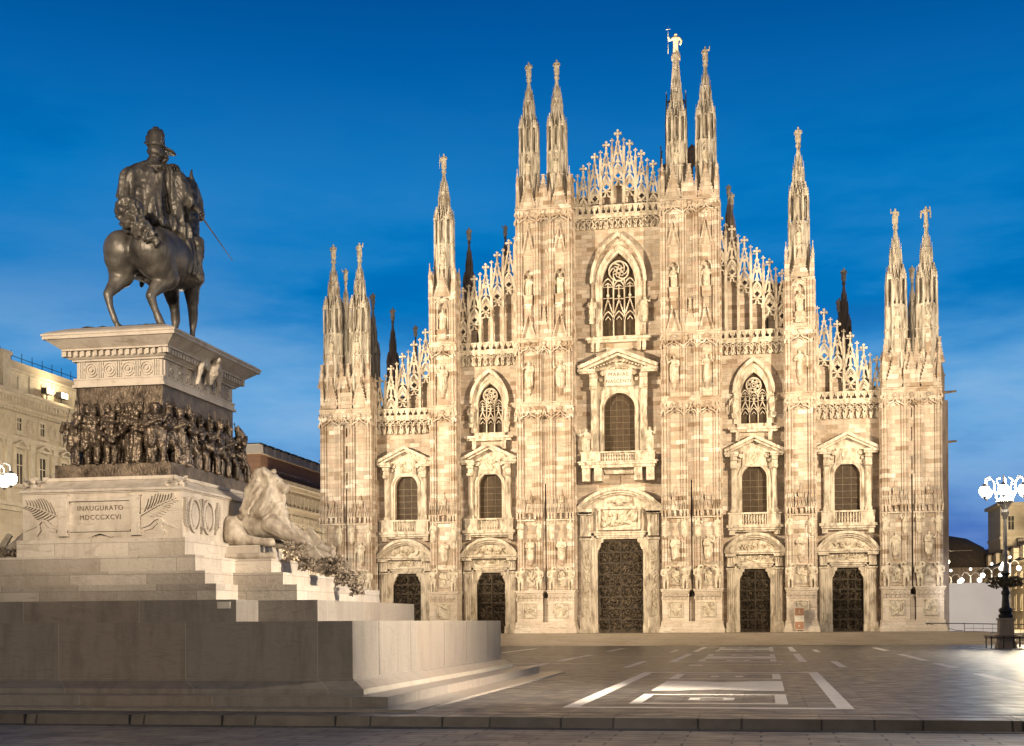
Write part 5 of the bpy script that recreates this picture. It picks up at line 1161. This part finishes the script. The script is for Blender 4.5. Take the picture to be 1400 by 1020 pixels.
# ------------------------------------------------------------------ lions on the side podiums (built in place, relative to the monument axis)
def ldisp(co):
    d = .02*noise.noise(co*2.5)
    if co.x > 3.6 and co.z > 6.35 and (co.x < 4.98 or co.z < 7.15):
        w = min(1, (co.z-6.35)/.5); d += w*(.10-.34*abs(noise.noise(Vector((co.x*3.4+.9*math.sin(co.z*2.2), co.y*3.4, co.z*.9))))+.07*noise.noise(Vector((co.x*9, co.y*9, co.z*2.4))))
    return d
def lion(sgn):
    lc = [
     [(3.30, -.05, 6.08, .58), (4.0, 0, 6.25, .54), (4.7, 0, 6.28, .54), (5.15, 0, 6.2, .52)],
     [(3.40, -.55, 6.1, .56), (3.65, -.74, 5.9, .46), (4.1, -.82, 5.66, .27)], [(3.8, -.86, 5.75, .25), (4.5, -.88, 5.62, .18), (5.0, -.88, 5.57, .16), (5.2, -.88, 5.54, .18)],
     [(3.4, .5, 6.1, .52), (4.0, .75, 5.7, .3), (5.0, .85, 5.56, .16)],
     [(3.05, -.3, 6.40, .17), (2.72, -.75, 6.25, .15), (2.58, -1.05, 5.75, .14), (2.72, -1.18, 5.25, .13), (3.2, -1.2, 5.05, .12), (4.4, -1.2, 5.02, .12), (5.4, -1.2, 5.03, .15)],
     [(5.05, -.5, 6.28, .38), (5.6, -.55, 5.95, .29), (6.3, -.55, 5.5, .22), (6.95, -.55, 5.1, .19), (7.35, -.55, 4.92, .21), (7.62, -.55, 4.82, .17)],
     [(5.05, .5, 6.28, .38), (5.8, .55, 5.9, .26), (6.7, .6, 5.4, .19), (7.1, .6, 5.2, .2)],
     [(4.25, 0, 6.75, .52), (4.35, 0, 7.35, .52), (4.55, 0, 7.9, .46)], [(4.9, 0, 6.75, .52), (4.75, 0, 7.3, .52), (4.75, 0, 7.85, .44)], [(5.15, 0, 6.65, .36), (5.05, 0, 7.05, .33)], [(4.25, -.3, 6.9, .38), (4.45, -.28, 7.6, .36)], [(4.7, -.35, 6.7, .34), (4.7, -.33, 7.5, .34)], [(4.25, .3, 6.9, .38), (4.7, .3, 7.6, .38)],
     [(4.75, 0, 8.0, .40), (4.92, 0, 7.95, .36)], [(4.98, 0, 7.94, .27), (5.30, -.02, 7.78, .21), (5.48, -.02, 7.70, .18)], [(5.0, 0, 7.55, .2), (5.38, 0, 7.34, .13)], [(5.12, -.20, 8.08, .09), (5.26, -.10, 8.02, .08)], [(5.12, .2, 8.08, .09), (5.26, .1, 8.02, .08)],
     (5.62, -.02, 7.80, .07), (5.46, -.11, 7.60, .11), (5.46, .11, 7.60, .11), (5.40, -.0, 7.22, .10), (4.6, -.2, 8.32, .16), (4.4, -.1, 8.2, .2), (4.85, -.28, 8.2, .12), (4.85, .1, 8.3, .13),
     [(4.75, -.34, 8.22, .12), (4.73, -.4, 8.32, .06)], [(4.75, .34, 8.22, .12), (4.73, .4, 8.32, .06)]]
    if sgn < 0: lc = [[(-p[0], p[1], p[2], p[3]) for p in (c if isinstance(c, list) else [c])] for c in lc]
    me = organic('lion', lc, .036, 1, ldisp if sgn > 0 else (lambda co: ldisp(Vector((-co.x, co.y, co.z)))))
    o = empty('lion_statue', (XM, YM, 0), 'pale stone lion lying on the %s' % ('podium facing right, paw on a shield above a wreath' if sgn > 0 else 'far left podium, mostly hidden behind the inscribed block'), 'lion statue')
    mesh_obj('lion', me, M_LION, o, (-.22*sgn, 0, 0))
    ey = MB()
    for s in (-1, 1): ey.ball((sgn*5.0, s*.185, 7.98), .045, 8)
    ey.build('eye', M_WREATH, o, True)
    sh = MB(lambda p: (sgn*p[0], p[1], p[2]))
    t = [(6.05, 5.35), (6.45, 5.55), (7.3, 4.75), (7.15, 4.3), (6.6, 4.42)]
    sh.prism(t, -.95, -.62); sh.prism([(6.2, 6.05), (6.4, 6.15), (6.85, 5.55), (6.6, 5.4)], -.4, -.28); sh.tube((5.9, -.98, 5.1), (6.8, -.98, 5.35), .09, .07, 8)
    sh.build('shield', M_LION, o)
    clump('wreath', (sgn*6.0, -.95, 5.15), 150, .17, M_WREATH, o, 21, (.42, .22, .32)); clump('wreath', (sgn*6.5, -1.0, 4.7), 110, .16, M_WREATH, o, 22, (.35, .18, .25))
    clump('wreath', (sgn*7.45, -.75, 4.62), 220, .17, M_WREATH, o, 23, (.42, .3, .3)); clump('wreath', (sgn*7.9, -.8, 4.15), 160, .17, M_WREATH, o, 24, (.35, .3, .28)); clump('wreath', (sgn*8.35, -.9, 3.75), 70, .16, M_WREATH, o, 25, (.2, .2, .2))
    return o
lion(1); lion(-1)
# ------------------------------------------------------------------ the square
def sheet(name, x0, x1, y0, y1, z, mat):
    m = MB(); m.add([(x0, y0, z), (x1, y0, z), (x1, y1, z), (x0, y1, z)], [(0, 1, 2, 3)]); return tag(m.build(name, mat), kind='structure')
sheet('ground', -1500, 1500, -1500, 1500, -.26, M_STREET)
m = MB(); m.box(-400, 400, -107.5, 400, -.5, 0); tag(m.build('piazza', M_PAVE), kind='structure')
m = MB(); m.add([(-80, -109.45, -.4), (80, -109.45, -.4), (80, -107.5, -.4), (-80, -107.5, -.4), (-80, -109.32, .0), (80, -109.32, .0), (80, -107.5, .0), (-80, -107.5, .0)], [(0, 1, 5, 4), (4, 5, 6, 7), (1, 2, 6, 5), (2, 3, 7, 6), (3, 0, 4, 7)])
x = -80.0; rk = random.Random(8)
tag(m.build('kerb', M_KERB), kind='structure')
m = MB()
while x < 80:
    x += rk.uniform(2.2, 3.6); m.box(x-.012, x+.012, -109.47, -107.5, -.3, .006)
m.box(-80, 80, -108.36, -108.33, -.05, .005); m.box(-80, 80, -107.51, -107.48, -.05, .005)
tag(m.build('kerb_joint', M_IRON), kind='structure')
m = MB(); m.box(-80, 80, -110.0, -109.6, -.3, -.245); tag(m.build('gutter', M_PAVE), kind='structure')
# white stone pattern let into the dark paving
P = MB()
def q(x0, x1, y0, y1, z=.004): P.add([(x0, y0, z), (x1, y0, z), (x1, y1, z), (x0, y1, z)], [(0, 1, 2, 3)])
def carpet(ax, y0, y1, w=8.1):
    xl, xr = ax-w/2, ax+w/2; L = y1-y0
    q(xl, xl+.45, y0, y1); q(xr-.45, xr, y0, y1); q(xl+.45, xr-.45, y0-.05, y0+.5); q(xl+.45, xr-.45, y1-.7, y1)
    il, ir = ax-2.35, ax+2.3
    for a, b in ((.075, .275), (.71, .925)):
        ya, yb = y0+L*a, y0+L*b
        q(il, il+.36, ya, yb); q(ir-.36, ir, ya, yb); q(il+.36, ir-.36, ya, ya+.5); q(il+.36, ir-.36, yb-.5, yb)
        yc = (ya+yb)/2; q(ax-.70, ax-.36, yc-.8, yc+.6); q(ax+.36, ax+.70, yc-.8, yc+.6); q(ax-.36, ax+.36, yc-.8, yc-.5); q(ax-.36, ax+.36, yc+.3, yc+.6)
    ya, yb = y0+L*.355, y0+L*.645                  # waisted field
    n = 12; t = [(ax-2.3+4.6*i/n, ya+.9*math.exp(-((i-n/2)/2.6)**2)) for i in range(n+1)] + [(ax+2.3-4.6*i/n, yb-.9*math.exp(-((i-n/2)/2.6)**2)) for i in range(n+1)]
    P.add([(a, b, .004) for a, b in t], [tuple(range(len(t)))])
carpet(13.75, -105.5, -79.4)
carpet(13.75, -64.0, -44.5); carpet(13.75, -38, -20)
for s in (-1, 1):
    for a, b in ((-72.9, -62.3), (-40, -31)): q(13.75+s*5.6-.2, 13.75+s*5.6+.2, a, b)
    for a, b in ((-92.0, -81.0), (-73.7, -66.3), (-61.8, -46.5), (-36, -24)): q(13.75+s*10.95-.25, 13.75+s*10.95+.25, a, b)
    for a, b in ((-60, -46), (-40, -24)): q(13.75+s*19-.25, 13.75+s*19+.25, a, b)
q(-2, 9.2, -52.1, -51.7); q(-2, 6, -66.4, -66.0); q(17.9, 30, -75.4, -75.1); q(22, 45, -52.2, -51.9)
q(11.2, 16.3, -69.2, -68.7); q(11.3, 12.0, -70.6, -69.3)
tag(P.build('paving_pattern', M_INLAY), kind='structure')
# parvis: broad steps in front of the cathedral
m = MB()
for i in range(6):
    e = .62*(5-i); m.box(-37.5-e, 36.8+e, -8.0-e, -.1, .2*i-.3 if i == 0 else .2*i, .2*(i+1))
tag(m.build('parvis_steps', M_STEPS), kind='structure')
sheet('parvis', -37.4, 36.7, -7.9, -.05, 1.204, M_STEPS)
m = MB(); m.box(37.2, 90, -2.5, 90, -.2, 1.0); m.box(-90, -37.9, -1, 90, -.2, .3); tag(m.build('side_pavement', M_STEPS), kind='structure')
# ------------------------------------------------------------------ handrail by the ramp on the right
m = MB(); hr = empty('handrail', (0, 0, 0), 'thin dark metal handrail beside the ramp at the right end of the cathedral steps', 'railing')
m.box(33.5, 46, -3.4, -2.6, -.1, .95); m.build('ramp_wall', M_STEPS, hr)
m = MB()
for x in (31.6, 35.2, 38.8, 42.4, 46): m.tube((x, -3.0, .9), (x, -3.0, 2.05), .035, .035, 6)
for x in np.arange(35.2, 46, .9): m.tube((x, -3.0, 1.0), (x, -3.0, 1.9), .014, .014, 5)
m.build('post', M_IRON, hr)
m = MB(); m.path([(31.4, -3.0, 2.05), (35.2, -3, 1.98), (46, -3, 1.72)], .045, 6); m.path([(31.6, -3.0, 2.0), (34.4, -3.0, 1.3), (35, -3, 1.28)], .03, 6); m.path([(35.2, -3.0, 1.5), (46, -3, 1.35)], .02, 6); m.build('rail', M_IRON, hr)
# notice fixed to the pier between the right-hand doors
nb = empty('notice_board', (18.85, -3.45, 1.2), 'narrow brown and white notice at the foot of the pier between the right-hand doors', 'notice board')
m = MB(); m.box(-.48, .48, 0, .06, .25, 2.55); m.build('panel', M_PLAQUE, nb)
m = MB(); m.box(-.44, .44, -.02, -.003, 1.72, 2.50); m.box(-.44, .44, -.02, -.003, .30, 1.08); m.build('print', M_RED, nb)
m = MB(); m.stroke([(-.08, 1.95), (0, 2.3), (.08, 1.95)], .05, -.04, -.021); m.ball((0, -.025, .62), .10, 8, 1); m.box(-.2, .2, -.03, -.021, 1.3, 1.5); m.build('emblem', M_PLAQUE, nb)
# white hoarding to the right
hb = empty('hoarding', (0, 0, 0), 'tall blank white hoarding closing the street to the right of the cathedral', 'hoarding')
m = MB(); m.box(32.5, 41.6, 11.0, 11.2, .5, 6.45); m.build('panel', M_HOARD, hb)
m = MB()
for x in np.arange(33, 41.5, 1.7): m.box(x-.05, x+.05, 11.2, 11.32, .5, 6.2)
m.build('frame', M_IRON, hb)
# ------------------------------------------------------------------ lamps
def globe_lamp(loc, label, arms=6, H=12.0, big=True, power=0, cat='street lamp', warm=False):
    o = empty('street_lamp', loc, label, cat, 'candelabra lamps around the square')
    m = MB(); k = 1.0 if big else .62
    if big:
        m.frus(-.75, .75, -.75, .75, 0, .5, .03, .03); m.frus(-.62, .62, -.62, .62, .5, 2.3, .06, .06); m.box(-.66, .66, -.66, .66, 2.3, 2.5)
        m.build('stone_pedestal', M_MON, o)
        m = MB(); m.lathe(0, 0, [(.55, 2.5), (.60, 2.7), (.45, 2.9), (.58, 3.1), (.50, 3.3), (.32, 3.4), (.26, 4.4), (.34, 4.5), (.34, 4.7), (.24, 4.8), (.22, 6.0), (.42, 6.2), (.18, 6.4)], 12); m.build('iron_base', M_IRON, o)
        m = MB(); m.lathe(0, 0, [(.20, 6.3), (.17, 7.6), (.24, 7.7), (.17, 7.85), (.14, H-1.6), (.26, H-1.3), (.36, H-1.0), (.22, H-.75), (.5, H-.3), (.75, H-.1), (.3, H+.3)], 12); m.build('post', M_POST, o)
    else:
        m.lathe(0, 0, [(.22, 0), (.2, .6), (.10, .8), (.07, H*.8), (.12, H*.82), (.06, H)], 10); m.build('post', M_POST, o)
    arm = MB(); gl = []
    rr = 1.75*k
    for i in range(arms):
        a = 2*PI*i/arms+.3; ca, sa = math.cos(a), math.sin(a)
        pts = [(0, H-.4*k), (rr*.35, H-.2*k), (rr*.55, H+.7*k), (rr*.55, H+1.5*k), (rr*.75, H+1.95*k), (rr*.98, H+1.75*k), (rr, H+1.35*k)] if big else [(0, H-.1), (rr*.4, H+.35), (rr*.8, H+.3), (rr, H-.1)]
        arm.path([(ca*r, sa*r, z) for r, z in pts], .05*k, 6)
        if big: arm.path([(ca*r, sa*r, z) for r, z in ((rr*.5, H+.2), (rr*.3, H+1.0), (rr*.42, H+1.75), (rr*.22, H+1.9))], .035, 5)
        gl.append((ca*rr, sa*rr, H+.75*k if big else H-.55))
    arm.build('arm', M_POST, o)
    for g in gl:
        b = MB(); b.ball(g, .48*k if big else .27, 14, 1.05); gb = b.build('globe', M_GLOBEW if warm else M_GLOBE, o, True)
        if big:
            b = MB(); b.lathe(g[0], g[1], [(.05, g[2]+.62), (.22, g[2]+.50), (.30, g[2]+.38), (.28, g[2]+.34)], 10); b.build('cap', M_IRON, gb); b = MB(); b.lathe(g[0], g[1], [(.02, g[2]-.68), (.10, g[2]-.58), (.20, g[2]-.44), (.16, g[2]-.42)], 10); b.build('finial', M_IRON, gb)
    if not big: b = MB(); b.ball((0, 0, H+.75), .15, 10); b.build('globe', M_GLOBE, o, True)
    if power:
        d = bpy.data.lights.new('lamp_light', 'POINT'); d.energy = power; d.color = (1.0, .88, .68) if not warm else (1, .78, .45); d.shadow_soft_size = .5
        l = bpy.data.objects.new('lamp_light', d); COL.objects.link(l); l.parent = o; l.location = (0, 0, H-.35 if not big else H+1.0)
    return o
globe_lamp((35.05, -27.2, 0), 'tall street lamp with glowing white globes and a bench round its stone foot', 6, 12.3, True, 13000)
globe_lamp((26.3, -101.5, 0), 'tall globe street lamp near the kerb just outside the right edge of the view', 6, 11.5, True, 9000)
spot('added_spot', (26.0, -101.6, 10.8), (3.4, -96.2, 1.7), 1.25e5, (1.0, .86, .68), 51, 1.0, .6)  # extra spot added at the lamp to brighten the monument's side wall
globe_lamp((8.0, -151.0, -.25), 'added globe lamp behind the viewpoint, out of view, to light the foreground', 6, 11.5, True, 31000)  # unseen lamp added to light the foreground street
globe_lamp((-36.0, -14.0, 0), 'added globe lamp to light the store, hidden behind the stone lion', 6, 12.0, True, 9000)  # lamp added out of sight to brighten the store
globe_lamp((-22.0, -62.0, 0), 'added globe lamp to light the left-hand buildings, hidden behind the monument pedestal', 6, 12.0, True, 4000)  # lamp added out of sight to light the buildings on the left
globe_lamp((-36.2, 8.0, 0), 'added small twin-globe lamp to light the store wall, hidden by the cathedral', 2, 8.0, False, 5000)  # added out of sight to light the store wall
globe_lamp((-36.6, 24.0, 0), 'second added twin-globe lamp to light the store wall, hidden by the cathedral', 2, 8.0, False, 5000)  # another hidden lamp added for the store wall
globe_lamp((-41.3, -54.0, 0), 'street lamp cluster of bright white globes at the far left before the palace arcade', 6, 12.6, True, 6000)
bn = empty('lamp_bench', (35.05, -27.2, 0), 'low dark slatted bench surrounding the stone foot of the tall lamp on the right', 'bench')
m = MB()
for i in range(4):
    e = .95+.16*i
    for s in (-1, 1): m.box(-e-.06, e+.06, *sorted((s*e, s*(e+.12))), .98, 1.05); m.box(*sorted((s*e, s*(e+.12))), -e, e, .98, 1.05)
m.build('seat', M_WOOD, bn)
m = MB()
for s in (-1, 1):
    for t in (-1, 1): m.box(s*1.35-.05, s*1.35+.05, t*1.35-.05, t*1.35+.05, 0, .98); m.box(s*.4-.04, s*.4+.04, t*1.35-.04, t*1.35+.04, 0, .98)
for s in (-1, 1): m.box(-1.5, 1.5, s*1.40-.03, s*1.40+.03, .82, .9); m.box(s*1.40-.03, s*1.40+.03, -1.36, 1.36, .82, .9)
m.build('leg', M_IRON, bn)
fb = clump('flower_basket', (35.05, -27.2, 5.45), 260, .3, M_LEAF, None, 31, (1.25, 1.1, .35)); tag(fb, 'round basket of flowers hung half way up the tall lamp on the right', 'flower basket')
k = [('left-hand', 36.5, 16.5, 7.0), ('middle', 38.9, 18.0, 7.2), ('right-hand', 40.6, 14.0, 7.6), ('far right', 43.6, 20, 8.6)]
for i, (w, x, y, h) in enumerate(k):
    globe_lamp((x, y, .9), '%s twin-globe street lamp showing above the white hoarding' % w, 2, h-.6, False, 350, warm=(i == 0))
spot('added_spot', (34.4, -25.2, 10.0), (37.6, 11, 3.4), 2.4e4, (1, .93, .86), 26, .8, .4); spot('added_spot', (46.5, 22, 10.5), (56, 80, 17), 1.1e5, (1, .84, .58), 26, 1.0, .4); spot('added_spot', (44, 12, 9.5), (51, 60, 9), 5e4, (1, .80, .5), 40, 1.0, .4)  # added spots brightening the hoarding, the tower and the long house
spot('added_spot', (-22.8, -61.2, 12.2), (-50, -31, 17), 6.5e4, (1, .84, .58), 56, 1.0, .4)  # added spot brightening the palace front
# ------------------------------------------------------------------ buildings round the square
def window(parent, mat_tr, fx, u, z, w, h, ped=True, arch=False):
    m = MB(fx); m.stroke([(u-w/2, z), (u-w/2, z+h), (u+w/2, z+h), (u+w/2, z)], .22, -.12, .05, True)
    if ped: m.box(u-w*.85, u+w*.85, -.45, 0, z+h+.35, z+h+.55); m.stroke([(u-w*.8, z+h+.6), (u, z+h+1.05), (u+w*.8, z+h+.6)], .16, -.42, 0); m.box(u-w*.72, u-w*.55, -.2, 0, z-.2, z+h+.35); m.box(u+w*.55, u+w*.72, -.2, 0, z-.2, z+h+.35)
    m.box(u-w*.75, u+w*.75, -.3, 0, z-.3, z-.12)
    o = m.build('window', mat_tr, parent)
    p = MB(fx); p.box(u-w/2+.1, u+w/2-.1, -.03, -.01, z+.05, z+h-.08); p.build('pane', M_PANE, o)
    p = MB(fx); p.box(u-.05, u+.05, -.06, -.031, z+.05, z+h-.1); p.box(u-w/2+.1, u+w/2-.1, -.055, -.032, z+h*.6, z+h*.6+.08); p.build('sash', mat_tr, o)
pal = empty('palace', (-50, 0, 0), 'cream palace with arcade, pedimented windows and bracketed cornice at the far left', 'building')
fxp = lambda p: (-p[1], p[0], p[2])               # (along Y, outwards, z), facade plane x = 0 looking +X
m = MB(fxp); m.box(-80, -8, 0, 12, 9.5, 26.0)
bay = 3.83
ys = [-35.4+bay*i for i in range(-11, 8)]
for y in ys: m.box(y-bay/2-.55, y-bay/2+.55, -.0, 12, 0, 9.5)
for y in ys:
    a = rarch(y, bay/2-.55, 7.2, 12); m.prism([(y-bay/2+.55, 7.2)] + a[:7] + [(y, 9.52), (y-bay/2+.55, 9.52)], .02, .9); m.prism([(y+bay/2-.55, 7.2), (y+bay/2-.55, 9.52), (y, 9.52)] + a[6:], .02, .9)
m.build('wall', M_PALACE, pal)
m = MB(fxp)
for (d, z0, z1) in ((.35, 9.6, 9.9), (.6, 13.0, 13.35), (.3, 12.6, 13.0), (.25, 19.0, 19.3), (.15, 18.75, 19.0), (.3, 21.45, 21.7), (.5, 21.7, 21.95), (1.3, 22.45, 22.75), (1.5, 22.75, 23.0), (.2, 23.0, 25.0), (.35, 25.0, 25.25)): m.box(-80, -8, -d, .1, z0, z1)
for i in range(140): y = -79.5+.51*i; m.frus(y-.11, y+.11, -1.2, .0, 21.96, 22.45, 0, 0); m.box(y-.12, y+.12, -.38, 0, 21.45, 21.68)
for y in ys:
    m.box(y-bay/2-.32, y-bay/2+.32, -.22, .1, 13.4, 18.7); m.frus(y-bay/2-.40, y-bay/2+.40, -.34, .1, 18.2, 18.75, 0, 0)
    for r in (.62, .42): m.stroke([(y+bay/2+r*math.cos(2*PI*k/20), 20.4+r*math.sin(2*PI*k/20)) for k in range(20)], .12, -.14, 0, True)
    m.box(y-bay/2-.5, y-bay/2+.5, -.3, 0, 23.05, 24.95); m.box(y-.4, y+.4, -.25, 0, 23.4, 24.6)
    m.box(y-bay/2-.7, y-bay/2+.7, -.3, .1, 0, 1.2); m.box(y-bay/2-.7, y-bay/2+.7, -.25, .1, 6.6, 7.1); m.stroke(rarch(y, bay/2-.35, 7.2, 14), .3, -.18, .1)
m.box(-38.6, -37.4, -.5, 1, 23.0, 26.2); m.box(-38.8, -37.2, -.6, 1.1, 26.2, 26.5)
m.build('cornice', M_PALTRIM, pal)
for y in ys:
    window(pal, M_PALTRIM, fxp, y, 19.75, .95, 1.35, False); window(pal, M_PALTRIM, fxp, y, 15.0, 1.25, 2.9)
m = MB(fxp)
for i in range(36): y = -70+1.75*i; m.tube((y, 2.0, 26), (y, 2.0, 27.6), .04, .03, 5)
m.path([(-70, 2, 27.1), (-8, 2, 27.1)], .03, 5); m.build('roof_railing', M_IRON, pal)
fl = empty('floodlight', (-49.2, -29.5, 23.9), 'lit floodlight glaring on the cornice of the palace on the left', 'floodlight', 'floodlights on the palace cornice')
def flood(o):
    m = MB(); m.box(-.2, .35, -.6, .6, -.28, .28); m.tube((0, 0, -.28), (0, 0, -.9), .06, .06, 6); m.build('housing', M_IRON, o)
    m = MB(); m.box(.352, .37, -.55, .55, -.24, .24); m.build('lens', M_GLOBEW, o)
flood(fl)
f2 = copy_tree(fl); f2.location = (-49.2, -32.0, 23.9); f2['label'] = 'second lit floodlight on the palace cornice, just left of the brightest one'
for nm, lc, tg, en in (('floodlight_beam', (-48.6, -30.5, 24.0), (-49.5, -31, 22), 260),):
    d = bpy.data.lights.new(nm, 'POINT'); d.energy = 700; d.color = (1, .82, .5); d.shadow_soft_size = .3; l = bpy.data.objects.new(nm, d); COL.objects.link(l); l.location = (-47.9, -30.7, 24.6)
for y, e in ((-37.5, 6000), (-45, 6000), (-26, 3000)):              # arcade lanterns
    ln = empty('arcade_lantern', (-51.5, y, 8.6), 'warm lantern hanging inside the palace arcade', 'lantern', 'lanterns inside the palace arcade')
    m = MB(); m.tube((0, 0, .3), (0, 0, 1.2), .03, .03, 5); m.lathe(0, 0, [(.1, .3), (.28, .15), (.05, .1)], 8); m.build('bracket', M_IRON, ln)
    m = MB(); m.ball((0, 0, -.1), .25, 10); m.build('globe', M_GLOBEW, ln, True)
    d = bpy.data.lights.new('lantern_light', 'POINT'); d.energy = e; d.color = (1, .78, .42); d.shadow_soft_size = .3; l = bpy.data.objects.new('lantern_light', d); COL.objects.link(l); l.parent = ln; l.location = (1.2, 0, -.8)
# store with the brown clad attic, beyond the monument
sb = empty('department_store', (-41, 0, 0), 'pale building with brown metal-clad attic and roof lights, between monument and cathedral', 'building')
m = MB(fxp); m.box(0, 60, 0, 30, 0, 19.3); m.build('wall', M_PALACE, sb)
m = MB(fxp); m.box(.6, 60, .5, 30, 19.5, 22.0); m.build('attic', M_COPPER, sb)
m = MB(fxp); m.box(-.5, 60.5, -.6, 30, 19.05, 19.5); m.box(-.2, 60.2, -.2, 30, 18.6, 19.05); m.box(.4, 60, .3, 30, 21.98, 22.12); m.box(-.1, 60, -.1, .1, 14.6, 14.8); m.build('cornice', M_PALTRIM, sb)
for i in range(9):
    m = MB(fxp); y = 2.2+2.6*i; m.frus(y, y+1.7, 1.2, 4, 22.1, 23.4, .1, .1); o = m.build('roof_light', M_HOARD, sb)
    m = MB(fxp); m.box(y-.1, y+1.8, 1.0, 4.2, 23.4, 23.5); m.build('cap', M_IRON, o)
m = MB(fxp); m.path([(0, .4, 20.2), (60, .4, 20.2)], .03, 5); m.path([(0, -.4, 20.3), (60, -.4, 20.3)], .03, 5)
for i in range(40): m.tube((1.5*i, -.4, 19.5), (1.5*i, -.4, 20.3), .025, .025, 5)
m.build('roof_railing', M_IRON, sb)
for z in (16.7, 15.0-.9, 11.4, 8.6):
    for i in range(16): window(sb, M_PALTRIM, fxp, 2.0+1.35*i, z, .62, 1.35, False)
fxs = lambda p: (p[0], p[1], p[2])
for z in (16.7, 14.1, 11.4):
    for i in range(8): window(sb, M_PALTRIM, fxs, -2.0-1.6*i, z, .7, 1.35, False)
# street on the right: long house, tower block, dark domed roof
fxr = lambda p: (p[1], p[0], p[2])                 # facade looking -X
lh = empty('long_house', (51, 0, -1.2), 'long plastered house with dark dormered roof running down the street right of the cathedral', 'building')
m = MB(fxr); m.box(20, 140, 0, 14, 0, 11.4); m.build('wall', M_PALACE, lh)
m = MB(fxr); m.box(19.5, 140.5, -.9, 14, 11.35, 11.7); m.build('eaves', M_PALTRIM, lh)
m = MB(); m.add([(-.6, 19.5, 11.7), (-.6, 141, 11.7), (7, 141, 16.2), (7, 19.5, 16.2), (14, 19.5, 11.7), (14, 141, 11.7)], [(0, 1, 2, 3), (3, 2, 5, 4), (0, 3, 4), (1, 5, 2)]); rf = m.build('roof', M_TILE, lh)
for i in range(14):
    y = 24+7.5*i; m = MB(); m.box(.3, 3.2, y, y+2.2, 11.8, 14.0); o = m.build('dormer', M_PALACE, rf)
    m = MB(); m.box(.2, 3.4, y-.15, y+2.35, 14.0, 14.2); m.build('dormer_roof', M_TILE, o)
    m = MB(); m.box(3, 3.9, y+4, y+4.8, 13.5, 16.0); m.build('chimney', M_OLD_SHADED, rf)
for z in (1.5, 5.0, 8.2):
    for i in range(24): window(lh, M_PALTRIM, fxr, 23+4.4*i, z, 1.2, 2.0, False)
tw = empty('tower_block', (52.6, 80, 0), 'square pale stone tower rising above the roofs behind the lamp on the right', 'building')
m = MB(); m.box(0, 12, 0, 12, 0, 20.6); m.build('wall', M_PALACE, tw)
m = MB(); m.box(-.5, 12.5, -.5, 12.5, 20.6, 21.1); m.box(-.15, 12.15, -.15, 12.15, 15.2, 15.6); m.build('cornice', M_PALTRIM, tw)
for x in (1.6, 4.6, 7.6, 10.4):
    for z in (11.5, 16.6): window(tw, M_PALTRIM, fxs, x, z, 1.1, 2.4, False)
dm = empty('domed_hall', (44.5, 95, 0), 'dark low domed roof behind the right end of the cathedral', 'building')
m = MB(); m.box(-8, 8, -8, 8, 0, 11); m.build('wall', M_OLD_SHADED, dm)
m = MB(); m.lathe(0, 0, [(9.6, 11), (9.2, 12.6), (7.8, 14.6), (5, 16.2), (1, 17.0)], 20); m.build('dome', M_TILE, dm, True)
sl = [('beside the right edge of the cathedral', 37.9, 30, 9.8), ('high above the middle of the hoarding', 44.6, 30, 9.4), ('by the right edge of the photo', 48.5, 34, 12.2)]
for w, x, y, z in sl:
    o = empty('wall_lamp', (x, y, z), 'small glaring warm lamp on a bracket %s' % w, 'wall lamp', 'glaring lamps in the street on the right')
    m = MB(); m.tube((0, 0, 0), (0, .2, 1.2), .04, .04, 5); m.tube((0, .2, 1.2), (3, .3, 1.25), .03, .03, 5); m.build('bracket', M_IRON, o)
    m = MB(); m.ball((0, 0, -.15), .30, 12); m.build('globe', M_GLOBEW, o, True)
    d = bpy.data.lights.new('wall_lamp_light', 'POINT'); d.energy = 6000; d.color = (1, .8, .45); d.shadow_soft_size = .2; l = bpy.data.objects.new('wall_lamp_light', d); COL.objects.link(l); l.parent = o; l.location = (-.4, -.6, -.6)
